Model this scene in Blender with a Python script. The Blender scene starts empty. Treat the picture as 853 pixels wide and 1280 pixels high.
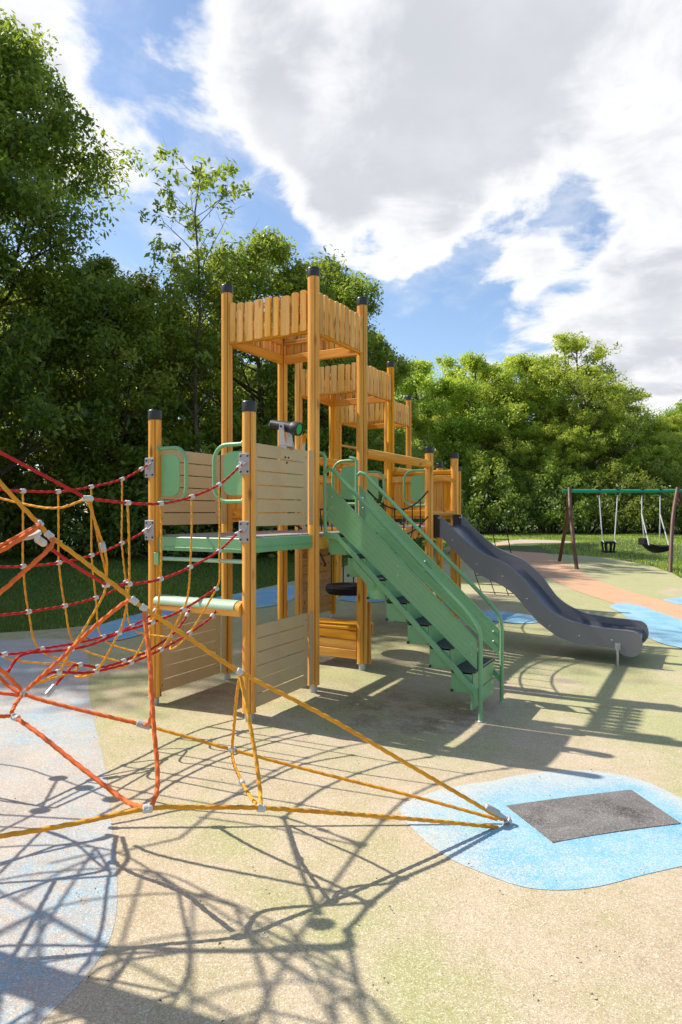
import bpy, bmesh, math, random
import numpy as np
from mathutils import Vector, Matrix
sc = bpy.context.scene
col = sc.collection
R_ = math.radians

# ------------------------------------------------------------------ camera, sky, sun, exposure
EYE = 1.66
cam_d = bpy.data.cameras.new('camera'); cam = bpy.data.objects.new('camera', cam_d); col.objects.link(cam)
cam.location = (0, 0, EYE); cam.rotation_euler = (R_(90), 0, 0)
cam_d.sensor_fit = 'VERTICAL'; cam_d.sensor_height = 36.0; cam_d.sensor_width = 24.0; cam_d.lens = 24.0
cam_d.clip_start = 0.05; cam_d.clip_end = 6000
sc.camera = cam
SUN_EL = R_(45.5); SUN_TO = Vector((-0.932, 0.363, 0)).normalized()      # horizontal direction towards the sun
SUN_DIR = Vector((SUN_TO.x*math.cos(SUN_EL), SUN_TO.y*math.cos(SUN_EL), math.sin(SUN_EL)))
sun_d = bpy.data.lights.new('sun', 'SUN'); sun_d.energy = 5.0; sun_d.angle = R_(0.55); sun_d.color = (1.0, 0.94, 0.84)
sun = bpy.data.objects.new('sun', sun_d); col.objects.link(sun)
sun.rotation_euler = SUN_DIR.to_track_quat('Z', 'Y').to_euler(); sun.location = (-10, 5, 20)
sc.view_settings.view_transform = 'Standard'; sc.view_settings.look = 'None'
sc.view_settings.exposure = 0.42; sc.view_settings.gamma = 1.0
sc.cycles.max_bounces = 6; sc.cycles.diffuse_bounces = 3; sc.cycles.transmission_bounces = 3; sc.cycles.transparent_max_bounces = 4

world = bpy.data.worlds.new('World'); sc.world = world; world.use_nodes = True
def build_sky():
    nt = world.node_tree; N = nt.nodes; L = nt.links; N.clear()
    out = N.new('ShaderNodeOutputWorld')
    sky = N.new('ShaderNodeTexSky'); sky.sky_type = 'NISHITA'; sky.sun_disc = False
    sky.sun_elevation = SUN_EL; sky.sun_rotation = math.atan2(SUN_TO.x, SUN_TO.y)
    sky.air_density = 1.0; sky.dust_density = 0.6; sky.ozone_density = 2.0
    bg = N.new('ShaderNodeBackground'); bg.inputs[1].default_value = 0.14
    L.new(sky.outputs[0], bg.inputs[0])
    tc = N.new('ShaderNodeTexCoord')
    def vm(op, a, b=None):
        n = N.new('ShaderNodeVectorMath'); n.operation = op
        L.new(a, n.inputs[0]) if hasattr(a, 'is_linked') else setattr(n.inputs[0], 'default_value', a)
        if b is not None:
            L.new(b, n.inputs[1]) if hasattr(b, 'is_linked') else setattr(n.inputs[1], 'default_value', b)
        return n
    def m(op, a, b=None, c=None, clamp=False):
        n = N.new('ShaderNodeMath'); n.operation = op; n.use_clamp = clamp
        for i, v in enumerate((a, b, c)):
            if v is None: continue
            if hasattr(v, 'is_linked'): L.new(v, n.inputs[i])
            else: n.inputs[i].default_value = v
        return n.outputs[0]
    def mr(v, a, b, c=0.0, d=1.0):
        n = N.new('ShaderNodeMapRange'); n.interpolation_type = 'SMOOTHSTEP'
        L.new(v, n.inputs[0])
        for i, x in enumerate((a, b, c, d)): n.inputs[i+1].default_value = x
        return n.outputs[0]
    D = vm('NORMALIZE', tc.outputs['Generated']).outputs[0]
    sp = N.new('ShaderNodeSeparateXYZ'); L.new(D, sp.inputs[0])
    zz = m('MAXIMUM', m('ADD', sp.outputs[2], 0.16), 0.06)
    cmb = N.new('ShaderNodeCombineXYZ')
    L.new(m('DIVIDE', sp.outputs[0], zz), cmb.inputs[0]); L.new(m('DIVIDE', sp.outputs[1], zz), cmb.inputs[1])
    def noise(scale, detail, rough, off, dist=0.0):
        n = N.new('ShaderNodeTexNoise'); n.inputs['Scale'].default_value = scale; n.inputs['Detail'].default_value = detail
        n.inputs['Roughness'].default_value = rough; n.inputs['Distortion'].default_value = dist
        L.new(vm('ADD', cmb.outputs[0], off).outputs[0], n.inputs['Vector']); return n.outputs[0]
    big = noise(1.1, 3, .5, (3.1, 7.7, 0.4))
    fine = noise(3.2, 12, .60, (1.3, 2.9, 5.1), .35)
    dens = m('ADD', m('MULTIPLY', big, .45), m('SUBTRACT', m('MULTIPLY', fine, 1.35), .175))
    wn = N.new('ShaderNodeTexNoise'); wn.inputs['Scale'].default_value = 4.5; wn.inputs['Detail'].default_value = 6; L.new(D, wn.inputs['Vector'])
    DW = vm('ADD', D, vm('MULTIPLY', vm('SUBTRACT', wn.outputs['Color'], (.5, .5, .5)).outputs[0], (.30, .30, .30)).outputs[0]).outputs[0]
    # banks of cloud and the clear gaps between them: direction, angular radius, weight
    for d, r, w in CLOUDS:
        v = Vector(d).normalized()
        dist = vm('DISTANCE', DW, tuple(v)).outputs['Value']
        dens = m('ADD', dens, m('MULTIPLY', mr(dist, r, r*.15), w))
    wisp = noise(2.3, 9, .66, (6.1, 3.3, 8.8), .8)
    veil = m('MULTIPLY', m('MULTIPLY', mr(wisp, .42, .72), mr(dens, .50, .88)), .60)
    cover = m('MAXIMUM', mr(dens, .77, 1.03), veil)
    thick = mr(dens, 1.04, 1.44)
    shade = N.new('ShaderNodeMix'); shade.data_type = 'RGBA'
    soft = noise(2.6, 8, .58, (9.3, 4.2, 2.0))
    L.new(m('MULTIPLY', thick, mr(soft, .25, .62, .62, 1.0)), shade.inputs[0])
    shade.inputs[6].default_value = (.76, .77, .79, 1); shade.inputs[7].default_value = (.50, .52, .56, 1)
    cb = N.new('ShaderNodeBackground'); L.new(shade.outputs[2], cb.inputs[0]); cb.inputs[1].default_value = 1.0
    mix = N.new('ShaderNodeMixShader'); L.new(cover, mix.inputs[0]); L.new(bg.outputs[0], mix.inputs[1]); L.new(cb.outputs[0], mix.inputs[2])
    L.new(mix.outputs[0], out.inputs[0])
def _d(x, y): return ((x-426.5)/853, 1.0, (640-y)/853)
CLOUDS = [
    ((.04, 1, .66), .40, .26), ((.16, 1, .50), .26, .34), ((.30, 1, .52), .22, .18), ((.42, 1, .74), .42, .30), ((-.12, 1, .56), .17, .28), ((-.02, 1, .44), .13, .26), ((-.14, 1, .68), .14, .22),
    ((-.44, 1, .66), .20, .42), ((-.34, 1, .55), .12, .26), ((-.23, 1, .46), .12, .30), ((-.12, 1, .60), .08, .14),
    ((.50, 1, .22), .20, .44), ((.40, 1, .23), .13, .32), ((.18, 1, .215), .085, .40), ((.06, 1, .22), .10, .30), ((.27, 1, .34), .08, .30), ((.46, 1, .42), .14, .24),
    ((-.34, 1, .63), .10, -.34), ((-.25, 1, .56), .11, -.34), ((-.16, 1, .46), .13, -.34), ((-.27, 1, .72), .09, -.22), ((-.08, 1, .37), .13, -.36), ((.03, 1, .335), .11, -.40),
    ((.10, 1, .315), .13, -.46), ((.19, 1, .30), .10, -.46), ((.26, 1, .32), .06, -.30), ((.24, 1, .39), .09, -.28), ((.31, 1, .45), .11, -.44), ((.34, 1, .37), .07, -.24),
]
build_sky()

# ------------------------------------------------------------------ the playground frame of reference (metres)
TH = R_(-28.45)
CU, SU = math.cos(TH), math.sin(TH)
ORG = (-0.730, 5.427)                         # foot of the post nearest the camera
def W(u, v, z=0.0): return Vector((ORG[0]+u*CU-v*SU, ORG[1]+u*SU+v*CU, z))
def sstep(a, b, x):
    t = min(1.0, max(0.0, (x-a)/(b-a))); return t*t*(3-2*t)
def zg(x, y):                                  # the surface falls gently away from the tower
    dx, dy = x-ORG[0], y-ORG[1]
    u = dx*CU+dy*SU; v = -dx*SU+dy*CU
    return -.13*(1-math.exp(-max(0.0, u)/1.4))*sstep(-.9, .9, v)

# ------------------------------------------------------------------ surveyed positions (metres)
MAT = [(0.932,3.868),(1.059,3.416),(1.841,3.691),(1.804,4.244)]
BLUE_MAT = [(0.328,3.806),(0.487,4.01),(0.701,4.169),(0.921,4.282),(1.164,4.444),(1.411,4.567),(1.643,4.618),(1.816,4.576),(1.956,4.466),(2.031,4.293),(2.067,4.068),(2.103,3.788),(2.049,3.506),(1.812,3.264),(1.598,3.197),(1.363,3.112),(1.147,3.026),(0.96,2.994),(0.793,3.026),(0.64,3.147),(0.513,3.278),(0.404,3.496)]
PALE = [(-4.695,8.232),(-4.217,8.85),(-3.746,8.962),(-3.215,8.53),(-2.748,7.453),(-2.381,6.436),(-1.97,5.446),(-1.528,4.425),(-1.219,3.631),(-1.035,3.147),(-0.931,2.832),(-0.896,2.622),(-0.908,2.463),(-0.937,2.34),(-0.971,2.23),(-1.002,2.052),(-0.993,1.815),(-1.972,1.815),(-3.667,2.776),(-5.915,5.446)]
BLUE_BACK = [(-3.368,9.019),(-3.5,9.902),(-3.425,10.567),(-3.166,11.419),(-2.764,12.643),(-2.059,13.882),(-1.439,15.064),(-0.973,15.226),(-0.899,13.111),(-1.217,12.0),(-1.827,11.419),(-2.364,10.261),(-2.674,9.255),(-2.936,8.741)]
BLUE_MID = [(-0.35,13.882),(0.226,14.303),(0.862,13.747),(1.119,12.991),(0.639,12.531),(0.052,12.757)]
BLUE_SLIDE = [(2.056,11.062),(2.39,11.419),(2.856,11.409),(3.23,11.088),(3.187,10.726),(2.794,10.431),(2.316,10.478),(2.104,10.649)]
BLUE_RIGHT = [(4.929,12.532),(5.353,13.103),(5.595,12.778),(5.589,11.964),(5.559,11.118),(5.397,9.722),(5.316,8.831),(4.667,7.907),(4.526,8.329),(4.424,8.847),(4.294,9.26),(4.395,10.037),(4.823,11.704)]
BLUE_FAR = [(6.434,13.636),(6.806,13.972),(7.423,14.277),(7.988,13.808),(7.398,12.658),(6.67,12.828),(6.466,13.025)]
TERRA = [(7.753,34.536),(8.751,34.962),(8.86,31.82),(8.128,26.717),(7.43,22.838),(6.608,18.572),(6.408,16.538),(6.362,14.807),(6.395,13.69),(6.542,13.085),(6.683,12.039),(7.01,10.426),(5.845,8.694),(5.613,10.111),(5.479,10.957),(5.285,12.3),(5.182,13.497),(5.095,14.858),(5.198,17.7),(5.514,20.228),(6.218,24.842)]
SURF = [(-13.762,8.85),(-7.537,8.85),(-5.602,9.077),(-4.689,9.377),(-4.139,9.633),(-3.7,9.972),(-3.35,10.336),(-3.116,11.238),(-2.764,12.643),(-2.079,14.02),(-1.411,15.733),(-0.36,18.631),(0.65,23.6),(2.44,28.32),(5.037,32.181),(7.712,35.848),(8.972,35.848),(9.111,32.181),(8.412,27.23),(9.244,25.981),(9.832,24.066),(10.123,22.517),(9.596,19.795),(8.459,16.269),(8.972,15.199),(13.028,12.722),(9.0,2.0),(8.0,-4.0),(-8,-4.0),(-11,2.0)]
GPATH = [(7.896,36.307),(10.912,41.646),(12.789,39.887),(13.218,35.399),(14.033,32.93),(12.934,30.352),(11.313,30.782),(10.089,31.466),(9.009,31.82),(8.644,34.536)]
ANCHOR = (0.881,3.623)
RIDGE = [(0.856,3.622,0.029),(0.389,3.547,0.325),(-0.067,3.473,0.614),(-0.505,3.403,0.864),(-0.736,3.366,1.029),(-0.962,3.329,1.192),(-1.007,3.322,1.228),(-1.202,3.291,1.394),(-1.393,3.26,1.549),(-1.436,3.253,1.603),(-1.612,3.225,1.8),(-2.72,3.05,3.1)]
MROPE = [(0.833,3.636,0.023),(0.402,3.665,0.13),(-0.115,3.7,0.246),(-0.597,3.733,0.36),(-0.864,3.752,0.429),(-1.089,3.767,0.485)]
MORANGE = [(-1.107,3.768,0.489),(-1.36,3.785,0.542),(-1.635,3.804,0.603),(-1.782,3.814,0.645)]
LROPE = [(0.823,3.59,0.002),(0.37,3.376,0.14),(-0.024,3.189,0.254),(-0.354,3.033,0.345),(-0.572,2.929,0.393),(-0.799,2.822,0.434),(-1.087,2.756,0.4),(-1.345,2.689,0.383),(-1.773,2.623,0.344)]
Y_TM = [(-0.505,3.403,0.838),(-0.537,3.513,0.713),(-0.567,3.623,0.534),(-0.597,3.733,0.369)]
Y_TL = [(-0.501,3.403,0.838),(-0.46,3.31,0.729),(-0.406,3.218,0.528),(-0.372,3.125,0.396),(-0.357,3.033,0.355)]
Y_ML = [(-0.597,3.733,0.351),(-0.557,3.558,0.346),(-0.49,3.383,0.319),(-0.427,3.208,0.325),(-0.361,3.033,0.344)]
O_TM = [(-0.959,3.32,1.17),(-0.969,3.409,1.021),(-0.974,3.499,0.799),(-0.995,3.588,0.629),(-1.032,3.677,0.531),(-1.088,3.767,0.485)]
O_TL = [(-0.959,3.32,1.17),(-0.9,3.22,0.943),(-0.858,3.121,0.709),(-0.813,3.021,0.527),(-0.789,2.922,0.461),(-0.782,2.822,0.449)]
O_TN = [(-1.014,3.32,1.224),(-1.066,3.386,1.215),(-1.241,3.453,1.085),(-1.45,3.519,0.897),(-1.604,3.586,0.769),(-1.68,3.652,0.71)]
O_N2L = [(-1.645,3.453,0.62),(-1.471,3.333,0.574),(-1.23,3.214,0.462),(-1.021,3.094,0.383),(-0.912,2.975,0.387),(-0.818,2.855,0.425)]
O_N1N2 = [(-1.749,3.735,0.653),(-1.713,3.594,0.649),(-1.666,3.453,0.648)]
O_N1a = [(-1.749,3.735,0.688),(-1.775,3.652,0.774),(-1.805,3.569,0.857),(-1.988,3.486,1.047)]
O_N1b = [(-1.762,3.735,0.67),(-1.825,3.756,0.7),(-1.888,3.776,0.748),(-1.952,3.797,0.832),(-2.222,3.818,1.056)]
O_N1c = [(-1.762,3.735,0.657),(-1.847,3.693,0.681),(-2.083,3.652,0.727)]
O_N2a = [(-1.678,3.453,0.628),(-1.693,3.386,0.646),(-1.894,3.32,0.66)]
O_Ta = [(-1.379,3.254,1.53),(-1.353,3.2,1.51),(-1.36,3.147,1.476),(-1.467,3.094,1.363),(-1.521,3.041,1.3),(-1.774,2.988,1.082)]
O_Tb = [(-1.433,3.237,1.603),(-1.427,3.182,1.589),(-1.563,3.126,1.502),(-1.824,3.071,1.365)]
O_Tc = [(-1.425,3.22,1.596),(-1.419,3.165,1.582),(-1.555,3.11,1.481),(-1.814,3.054,1.338)]
DISC = [(-1.497,3.303,1.548)]
REDARM = [(-1.453,3.353,1.522),(-1.473,3.735,1.389)]

# ------------------------------------------------------------------ object helpers
def tag(o, label=None, cat=None, group=None, kind=None):
    if label: o['label'] = label
    if cat: o['category'] = cat
    if group: o['group'] = group
    if kind: o['kind'] = kind
    return o
def thing(name, label, cat, loc=(0, 0, 0), rz=0.0, group=None):
    o = bpy.data.objects.new(name, None); o.empty_display_size = .2; col.objects.link(o)
    o.location = loc; o.rotation_euler = (0, 0, rz)
    return tag(o, label, cat, group)
def link(name, me, parent=None, loc=None, rot=None):
    o = bpy.data.objects.new(name, me); col.objects.link(o)
    if parent is not None: o.parent = parent
    if loc is not None: o.location = loc
    if rot is not None: o.rotation_euler = rot
    return o
class MB:
    """collects geometry for ONE mesh"""
    def __init__(s, off=(0, 0, 0)): s.v = []; s.f = []; s.off = Vector(off)
    def add(s, vs, fs):
        b = len(s.v); s.v += [tuple(Vector(p)-s.off) for p in vs]; s.f += [tuple(i+b for i in f) for f in fs]; return s
    def box(s, c, size, bev=.004, M=None):
        bm = bmesh.new(); bmesh.ops.create_cube(bm, size=1)
        for v in bm.verts: v.co = Vector((v.co.x*size[0], v.co.y*size[1], v.co.z*size[2]))
        if bev: bmesh.ops.bevel(bm, geom=bm.edges[:], offset=min(bev, min(size)*.3), segments=1, affect='EDGES')
        if M is not None: bmesh.ops.transform(bm, matrix=M, verts=bm.verts)
        bm.verts.index_update()
        s.add([v.co+Vector(c) for v in bm.verts], [[v.index for v in f.verts] for f in bm.faces]); bm.free(); return s
    def tube(s, pts, r, n=10, cap=True, closed=False):
        P = [Vector(p) for p in pts]; k = len(P)
        rr = r if hasattr(r, '__len__') else [r]*k
        T = []
        for i in range(k):
            if closed: t = P[(i+1) % k]-P[i-1]
            else: t = P[min(i+1, k-1)]-P[max(i-1, 0)]
            T.append(t.normalized())
        nrm = T[0].orthogonal().normalized(); vs = []; fs = []
        for i in range(k):
            nrm = (nrm-T[i]*nrm.dot(T[i])).normalized(); bn = T[i].cross(nrm)
            for j in range(n):
                a = 2*math.pi*j/n
                vs.append(P[i]+(nrm*math.cos(a)+bn*math.sin(a))*rr[i])
        for i in range(k if closed else k-1):
            for j in range(n):
                a, b = i*n+j, i*n+(j+1) % n; c, d = ((i+1) % k)*n+(j+1) % n, ((i+1) % k)*n+j
                fs.append((a, b, c, d))
        if cap and not closed:
            fs.append(tuple(reversed(range(n)))); fs.append(tuple((k-1)*n+j for j in range(n)))
        return s.add(vs, fs)
    def lathe(s, c, prof, n=20, M=None):           # prof: (radius, z) from bottom to top
        vs = []; fs = []
        for r, z in prof:
            for j in range(n):
                a = 2*math.pi*j/n; p = Vector((r*math.cos(a), r*math.sin(a), z))
                vs.append((M @ p if M is not None else p)+Vector(c))
        k = len(prof)
        for i in range(k-1):
            for j in range(n): fs.append((i*n+j, i*n+(j+1) % n, (i+1)*n+(j+1) % n, (i+1)*n+j))
        fs.append(tuple(reversed(range(n)))); fs.append(tuple((k-1)*n+j for j in range(n)))
        return s.add(vs, fs)
    def prism(s, outline, fn_a, fn_b):             # outline of 2-D points; two maps give the two faces
        k = len(outline); vs = [fn_a(*p) for p in outline]+[fn_b(*p) for p in outline]
        fs = [tuple(reversed(range(k))), tuple(range(k, 2*k))]
        fs += [(i, (i+1) % k, k+(i+1) % k, k+i) for i in range(k)]
        return s.add(vs, fs)
    def mesh(s, name, mat, smooth=True, ang=35):
        me = bpy.data.meshes.new(name); me.from_pydata([tuple(p) for p in s.v], [], s.f)
        bm = bmesh.new(); bm.from_mesh(me); bmesh.ops.recalc_face_normals(bm, faces=bm.faces[:]); bm.to_mesh(me); bm.free()
        for m_ in (mat if isinstance(mat, (list, tuple)) else [mat]): me.materials.append(m_)
        if smooth: me.shade_smooth(); me.set_sharp_from_angle(angle=R_(ang))
        return me
    def put(s, name, mat, parent=None, **k): return link(name, s.mesh(name, mat, **k), parent)
_cache = {}
def shared(key, fn):
    if key not in _cache: _cache[key] = fn()
    return _cache[key]
def smooth_path(pts, step):                         # Catmull-Rom resample
    P = [Vector(p) for p in pts]
    if len(P) == 2:
        n = max(2, int((P[1]-P[0]).length/step)); return [P[0].lerp(P[1], i/n) for i in range(n+1)]
    Q = [P[0]*2-P[1]]+P+[P[-1]*2-P[-2]]; out = []
    for i in range(1, len(Q)-2):
        a, b, c, d = Q[i-1:i+3]; n = max(1, int((c-b).length/step))
        for k in range(n):
            t = k/n
            out.append(.5*((2*b)+(c-a)*t+(2*a-5*b+4*c-d)*t*t+(3*b-a-3*c+d)*t**3))
    out.append(P[-1]); return out

# ------------------------------------------------------------------ materials
def newmat(name):
    m = bpy.data.materials.new(name); m.use_nodes = True; nt = m.node_tree
    return m, nt, nt.nodes['Principled BSDF']
class NB:
    def __init__(s, nt): s.nt = nt; s.N = nt.nodes; s.L = nt.links
    def n(s, t, **k):
        o = s.N.new(t)
        for a, b in k.items(): setattr(o, a, b)
        return o
    def set(s, sock, v):
        if hasattr(v, 'is_linked'): s.L.new(v, sock)
        else: sock.default_value = v
    def noise(s, vec, scale, detail=4, rough=.5, dist=0):
        o = s.n('ShaderNodeTexNoise'); s.set(o.inputs['Vector'], vec)
        for k, v in (('Scale', scale), ('Detail', detail), ('Roughness', rough), ('Distortion', dist)): o.inputs[k].default_value = v
        return o.outputs[0]
    def math(s, op, a, b=0.0, clamp=False):
        o = s.n('ShaderNodeMath', operation=op, use_clamp=clamp); s.set(o.inputs[0], a); s.set(o.inputs[1], b); return o.outputs[0]
    def mr(s, v, a, b, c=0., d=1.):
        o = s.n('ShaderNodeMapRange', interpolation_type='SMOOTHSTEP'); s.set(o.inputs[0], v)
        for i, x in enumerate((a, b, c, d)): o.inputs[i+1].default_value = x
        return o.outputs[0]
    def mix(s, f, a, b, mode='MIX'):
        o = s.n('ShaderNodeMix', data_type='RGBA', blend_type=mode)
        s.set(o.inputs[0], f)
        for sock, v in ((o.inputs[6], a), (o.inputs[7], b)):
            s.set(sock, v if hasattr(v, 'is_linked') else (*v, 1))
        return o.outputs[2]
    def vec(s, v, sc_, off=None):
        o = s.n('ShaderNodeVectorMath', operation='MULTIPLY'); s.set(o.inputs[0], v); o.inputs[1].default_value = sc_
        if off is None: return o.outputs[0]
        p = s.n('ShaderNodeVectorMath', operation='ADD'); s.L.new(o.outputs[0], p.inputs[0]); s.set(p.inputs[1], off); return p.outputs[0]
    def bump(s, h, strength=.3, dist=.01):
        o = s.n('ShaderNodeBump'); s.set(o.inputs['Height'], h); o.inputs['Strength'].default_value = strength; o.inputs['Distance'].default_value = dist
        return o.outputs[0]
    def obj(s): return s.n('ShaderNodeTexCoord').outputs['Object']
    def pos(s): return s.n('ShaderNodeNewGeometry').outputs['Position']
    def rnd(s): return s.n('ShaderNodeObjectInfo').outputs['Random']

def wood(name, axis, light, dark, knot=(.20, .07, .015), rough=.62):
    m, nt, b = newmat(name); q = NB(nt)
    r = q.math('MULTIPLY', q.rnd(), 37.0); cx = q.n('ShaderNodeCombineXYZ')
    for i in range(3): q.L.new(r, cx.inputs[i])
    st = [14., 14., 14.]; st[axis] = .9
    v = q.vec(q.obj(), tuple(st), cx.outputs[0])
    g = q.noise(v, 1.0, 5, .6, .8)
    st2 = [60., 60., 60.]; st2[axis] = 2.0
    g2 = q.noise(q.vec(q.obj(), tuple(st2), cx.outputs[0]), 1.0, 3, .6)
    ck = q.mix(q.mr(g, .34, .66), light, dark)
    ck = q.mix(q.math('MULTIPLY', q.mr(g2, .45, .7), .28), ck, tuple(c*.62 for c in dark))
    st3 = [9., 9., 9.]; st3[axis] = 3.0
    vo = q.n('ShaderNodeTexVoronoi'); q.set(vo.inputs['Vector'], q.vec(q.obj(), tuple(st3), cx.outputs[0])); vo.inputs['Scale'].default_value = .75
    ck = q.mix(q.math('MULTIPLY', q.mr(vo.outputs['Distance'], .19, .06), .85), ck, knot)
    st4 = [46., 46., 46.]; st4[axis] = .55
    crk = q.noise(q.vec(q.obj(), tuple(st4), cx.outputs[0]), 1.0, 2, .5)
    ck = q.mix(q.math('MULTIPLY', q.mr(crk, .665, .70), .7), ck, (.13, .05, .012))
    dn = q.noise(q.obj(), 3.2, 6, .7)
    ck = q.mix(q.math('MULTIPLY', q.mr(dn, .56, .78), .38), ck, (.25, .17, .09))
    # piece to piece
    hv = q.n('ShaderNodeHueSaturation'); q.set(hv.inputs['Color'], ck); q.set(hv.inputs['Value'], q.math('ADD', q.math('MULTIPLY', q.rnd(), .24), .85)); q.set(hv.inputs['Saturation'], q.math('ADD', q.math('MULTIPLY', q.math('FRACT', q.math('MULTIPLY', q.rnd(), 7.3)), .10), .97))
    q.L.new(hv.outputs[0], b.inputs['Base Color']); b.inputs['Roughness'].default_value = rough
    b.inputs['Specular IOR Level'].default_value = .28
    q.L.new(q.bump(g2, .4, .003), b.inputs['Normal'])
    return m
def paint(name, colr, rough=.4, grime=.15, bump=.06, scale=30., spec=.5, metal=0., dirt=(.12, .10, .07)):
    m, nt, b = newmat(name); q = NB(nt); p = q.obj()
    n1 = q.noise(p, scale*.12, 6, .65); n2 = q.noise(p, scale*8, 3, .6)
    c = q.mix(q.math('MULTIPLY', q.mr(n1, .5, .78), grime*2), colr, dirt)
    c = q.mix(q.math('MULTIPLY', q.mr(n2, .4, .7), .12), c, tuple(min(1, x*1.35) for x in colr))
    q.L.new(c, b.inputs['Base Color']); b.inputs['Metallic'].default_value = metal
    q.L.new(q.mr(n1, .3, .7, rough-.06, rough+.14), b.inputs['Roughness']); b.inputs['Specular IOR Level'].default_value = spec
    q.L.new(q.bump(n2, bump, .002), b.inputs['Normal'])
    return m
OR_L, OR_D = (.88, .44, .078), (.70, .29, .036)
M = {}
for i, k in enumerate('uvz'):
    M['wood_'+k] = wood('orange_stained_pine_'+'xyz'[i], i, OR_L, OR_D)
M['picket'] = wood('pale_stained_pine', 2, (.88, .49, .15), (.74, .36, .075), rough=.6)
M['plank_h'] = wood('tan_plank', 1, (.52, .30, .10), (.42, .21, .06))
M['tan'] = paint('tan_plastic_sheet', (.54, .385, .20), .5, .10)
M['green'] = paint('green_powder_coat', (.175, .39, .180), .36, .16)
M['green_sheet'] = paint('green_plastic_sheet', (.20, .45, .19), .5, .08)
M['green_pale'] = paint('worn_green_coat', (.36, .53, .35), .45, .12)
M['black'] = paint('black_plastic', (.022, .023, .026), .38, .1, dirt=(.10, .09, .075))
M['galv'] = paint('galvanised_steel', (.46, .46, .46), .45, .2, metal=.55)
M['grey_plate'] = paint('grey_bracket', (.42, .40, .39), .45, .12)
M['slide'] = paint('grey_slide_plastic', (.185, .185, .196), .42, .10, spec=.45, dirt=(.20, .18, .15))
M['slide_bed'] = paint('slide_sheet', (.085, .088, .108), .30, .10, spec=.5, dirt=(.2, .18, .15))
M['rubber'] = paint('black_rubber', (.010, .010, .011), .75, .06, spec=.2)
M['tread'] = paint('dark_tread', (.048, .062, .050), .75, .25, bump=.4)
M['deck_grey'] = paint('grey_deck_board', (.30, .26, .24), .6, .2)
M['white_clip'] = paint('white_plastic_clip', (.56, .55, .52), .45, .3)
M['rust_steel'] = paint('brown_coated_steel', (.12, .048, .026), .5, .15)
M['swing_green'] = paint('teal_green_coat', (.0, .28, .14), .4, .05)
M['chain'] = paint('chain_steel', (.72, .72, .72), .4, .05)
def ribbed(name, colr):
    m, nt, b = newmat(name); q = NB(nt); p = q.obj(); sp = q.n('ShaderNodeSeparateXYZ'); q.L.new(p, sp.inputs[0])
    a = q.math('ADD', q.math('MULTIPLY', sp.outputs[0], .68), q.math('MULTIPLY', sp.outputs[2], .73)); l = q.math('SUBTRACT', q.math('MULTIPLY', sp.outputs[0], .73), q.math('MULTIPLY', sp.outputs[2], .68))
    rib = q.mr(q.math('PINGPONG', a, .021), .0, .0042, 1, 0); dash = q.mr(q.math('PINGPONG', l, .055), .010, .016)
    k = q.math('MULTIPLY', rib, dash); n1 = q.noise(p, 3.4, 7, .68); n2 = q.noise(p, 90, 3, .6)
    c = q.mix(q.math('MULTIPLY', q.mr(n1, .48, .76), .30), colr, (.30, .36, .24)); c = q.mix(q.math('MULTIPLY', k, .36), c, (.06, .16, .07)); c = q.mix(q.math('MULTIPLY', q.mr(n2, .5, .75), .10), c, (.45, .55, .42))
    q.L.new(c, b.inputs['Base Color']); q.L.new(q.mr(n1, .3, .7, .30, .48), b.inputs['Roughness'])
    q.L.new(q.bump(q.math('SUBTRACT', q.math('MULTIPLY', n2, .15), k), .5, .002), b.inputs['Normal']); return m
M['green_ribbed'] = ribbed('ribbed_green_sheet', (.185, .40, .185))
def rope_mat(name, c1, c2):
    m, nt, b = newmat(name); q = NB(nt); p = q.obj()
    n = q.noise(p, 9, 5, .6); f = q.noise(p, 420, 2, .5)
    c = q.mix(q.mr(n, .35, .7), c1, c2); c = q.mix(q.math('MULTIPLY', q.mr(f, .4, .75), .45), c, tuple(min(1, x*1.25+.03) for x in c1))
    q.L.new(c, b.inputs['Base Color']); b.inputs['Roughness'].default_value = .75; b.inputs['Specular IOR Level'].default_value = .25
    q.L.new(q.bump(f, .3, .002), b.inputs['Normal']); return m
M['r_red'] = rope_mat('red_rope', (.46, .018, .016), (.33, .012, .012))
M['r_yel'] = rope_mat('yellow_rope', (.72, .33, .022), (.58, .24, .02))
M['r_ora'] = rope_mat('orange_rope', (.74, .155, .030), (.60, .115, .022))
M['r_blk'] = rope_mat('black_rope', (.035, .02, .018), (.025, .016, .015))

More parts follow.
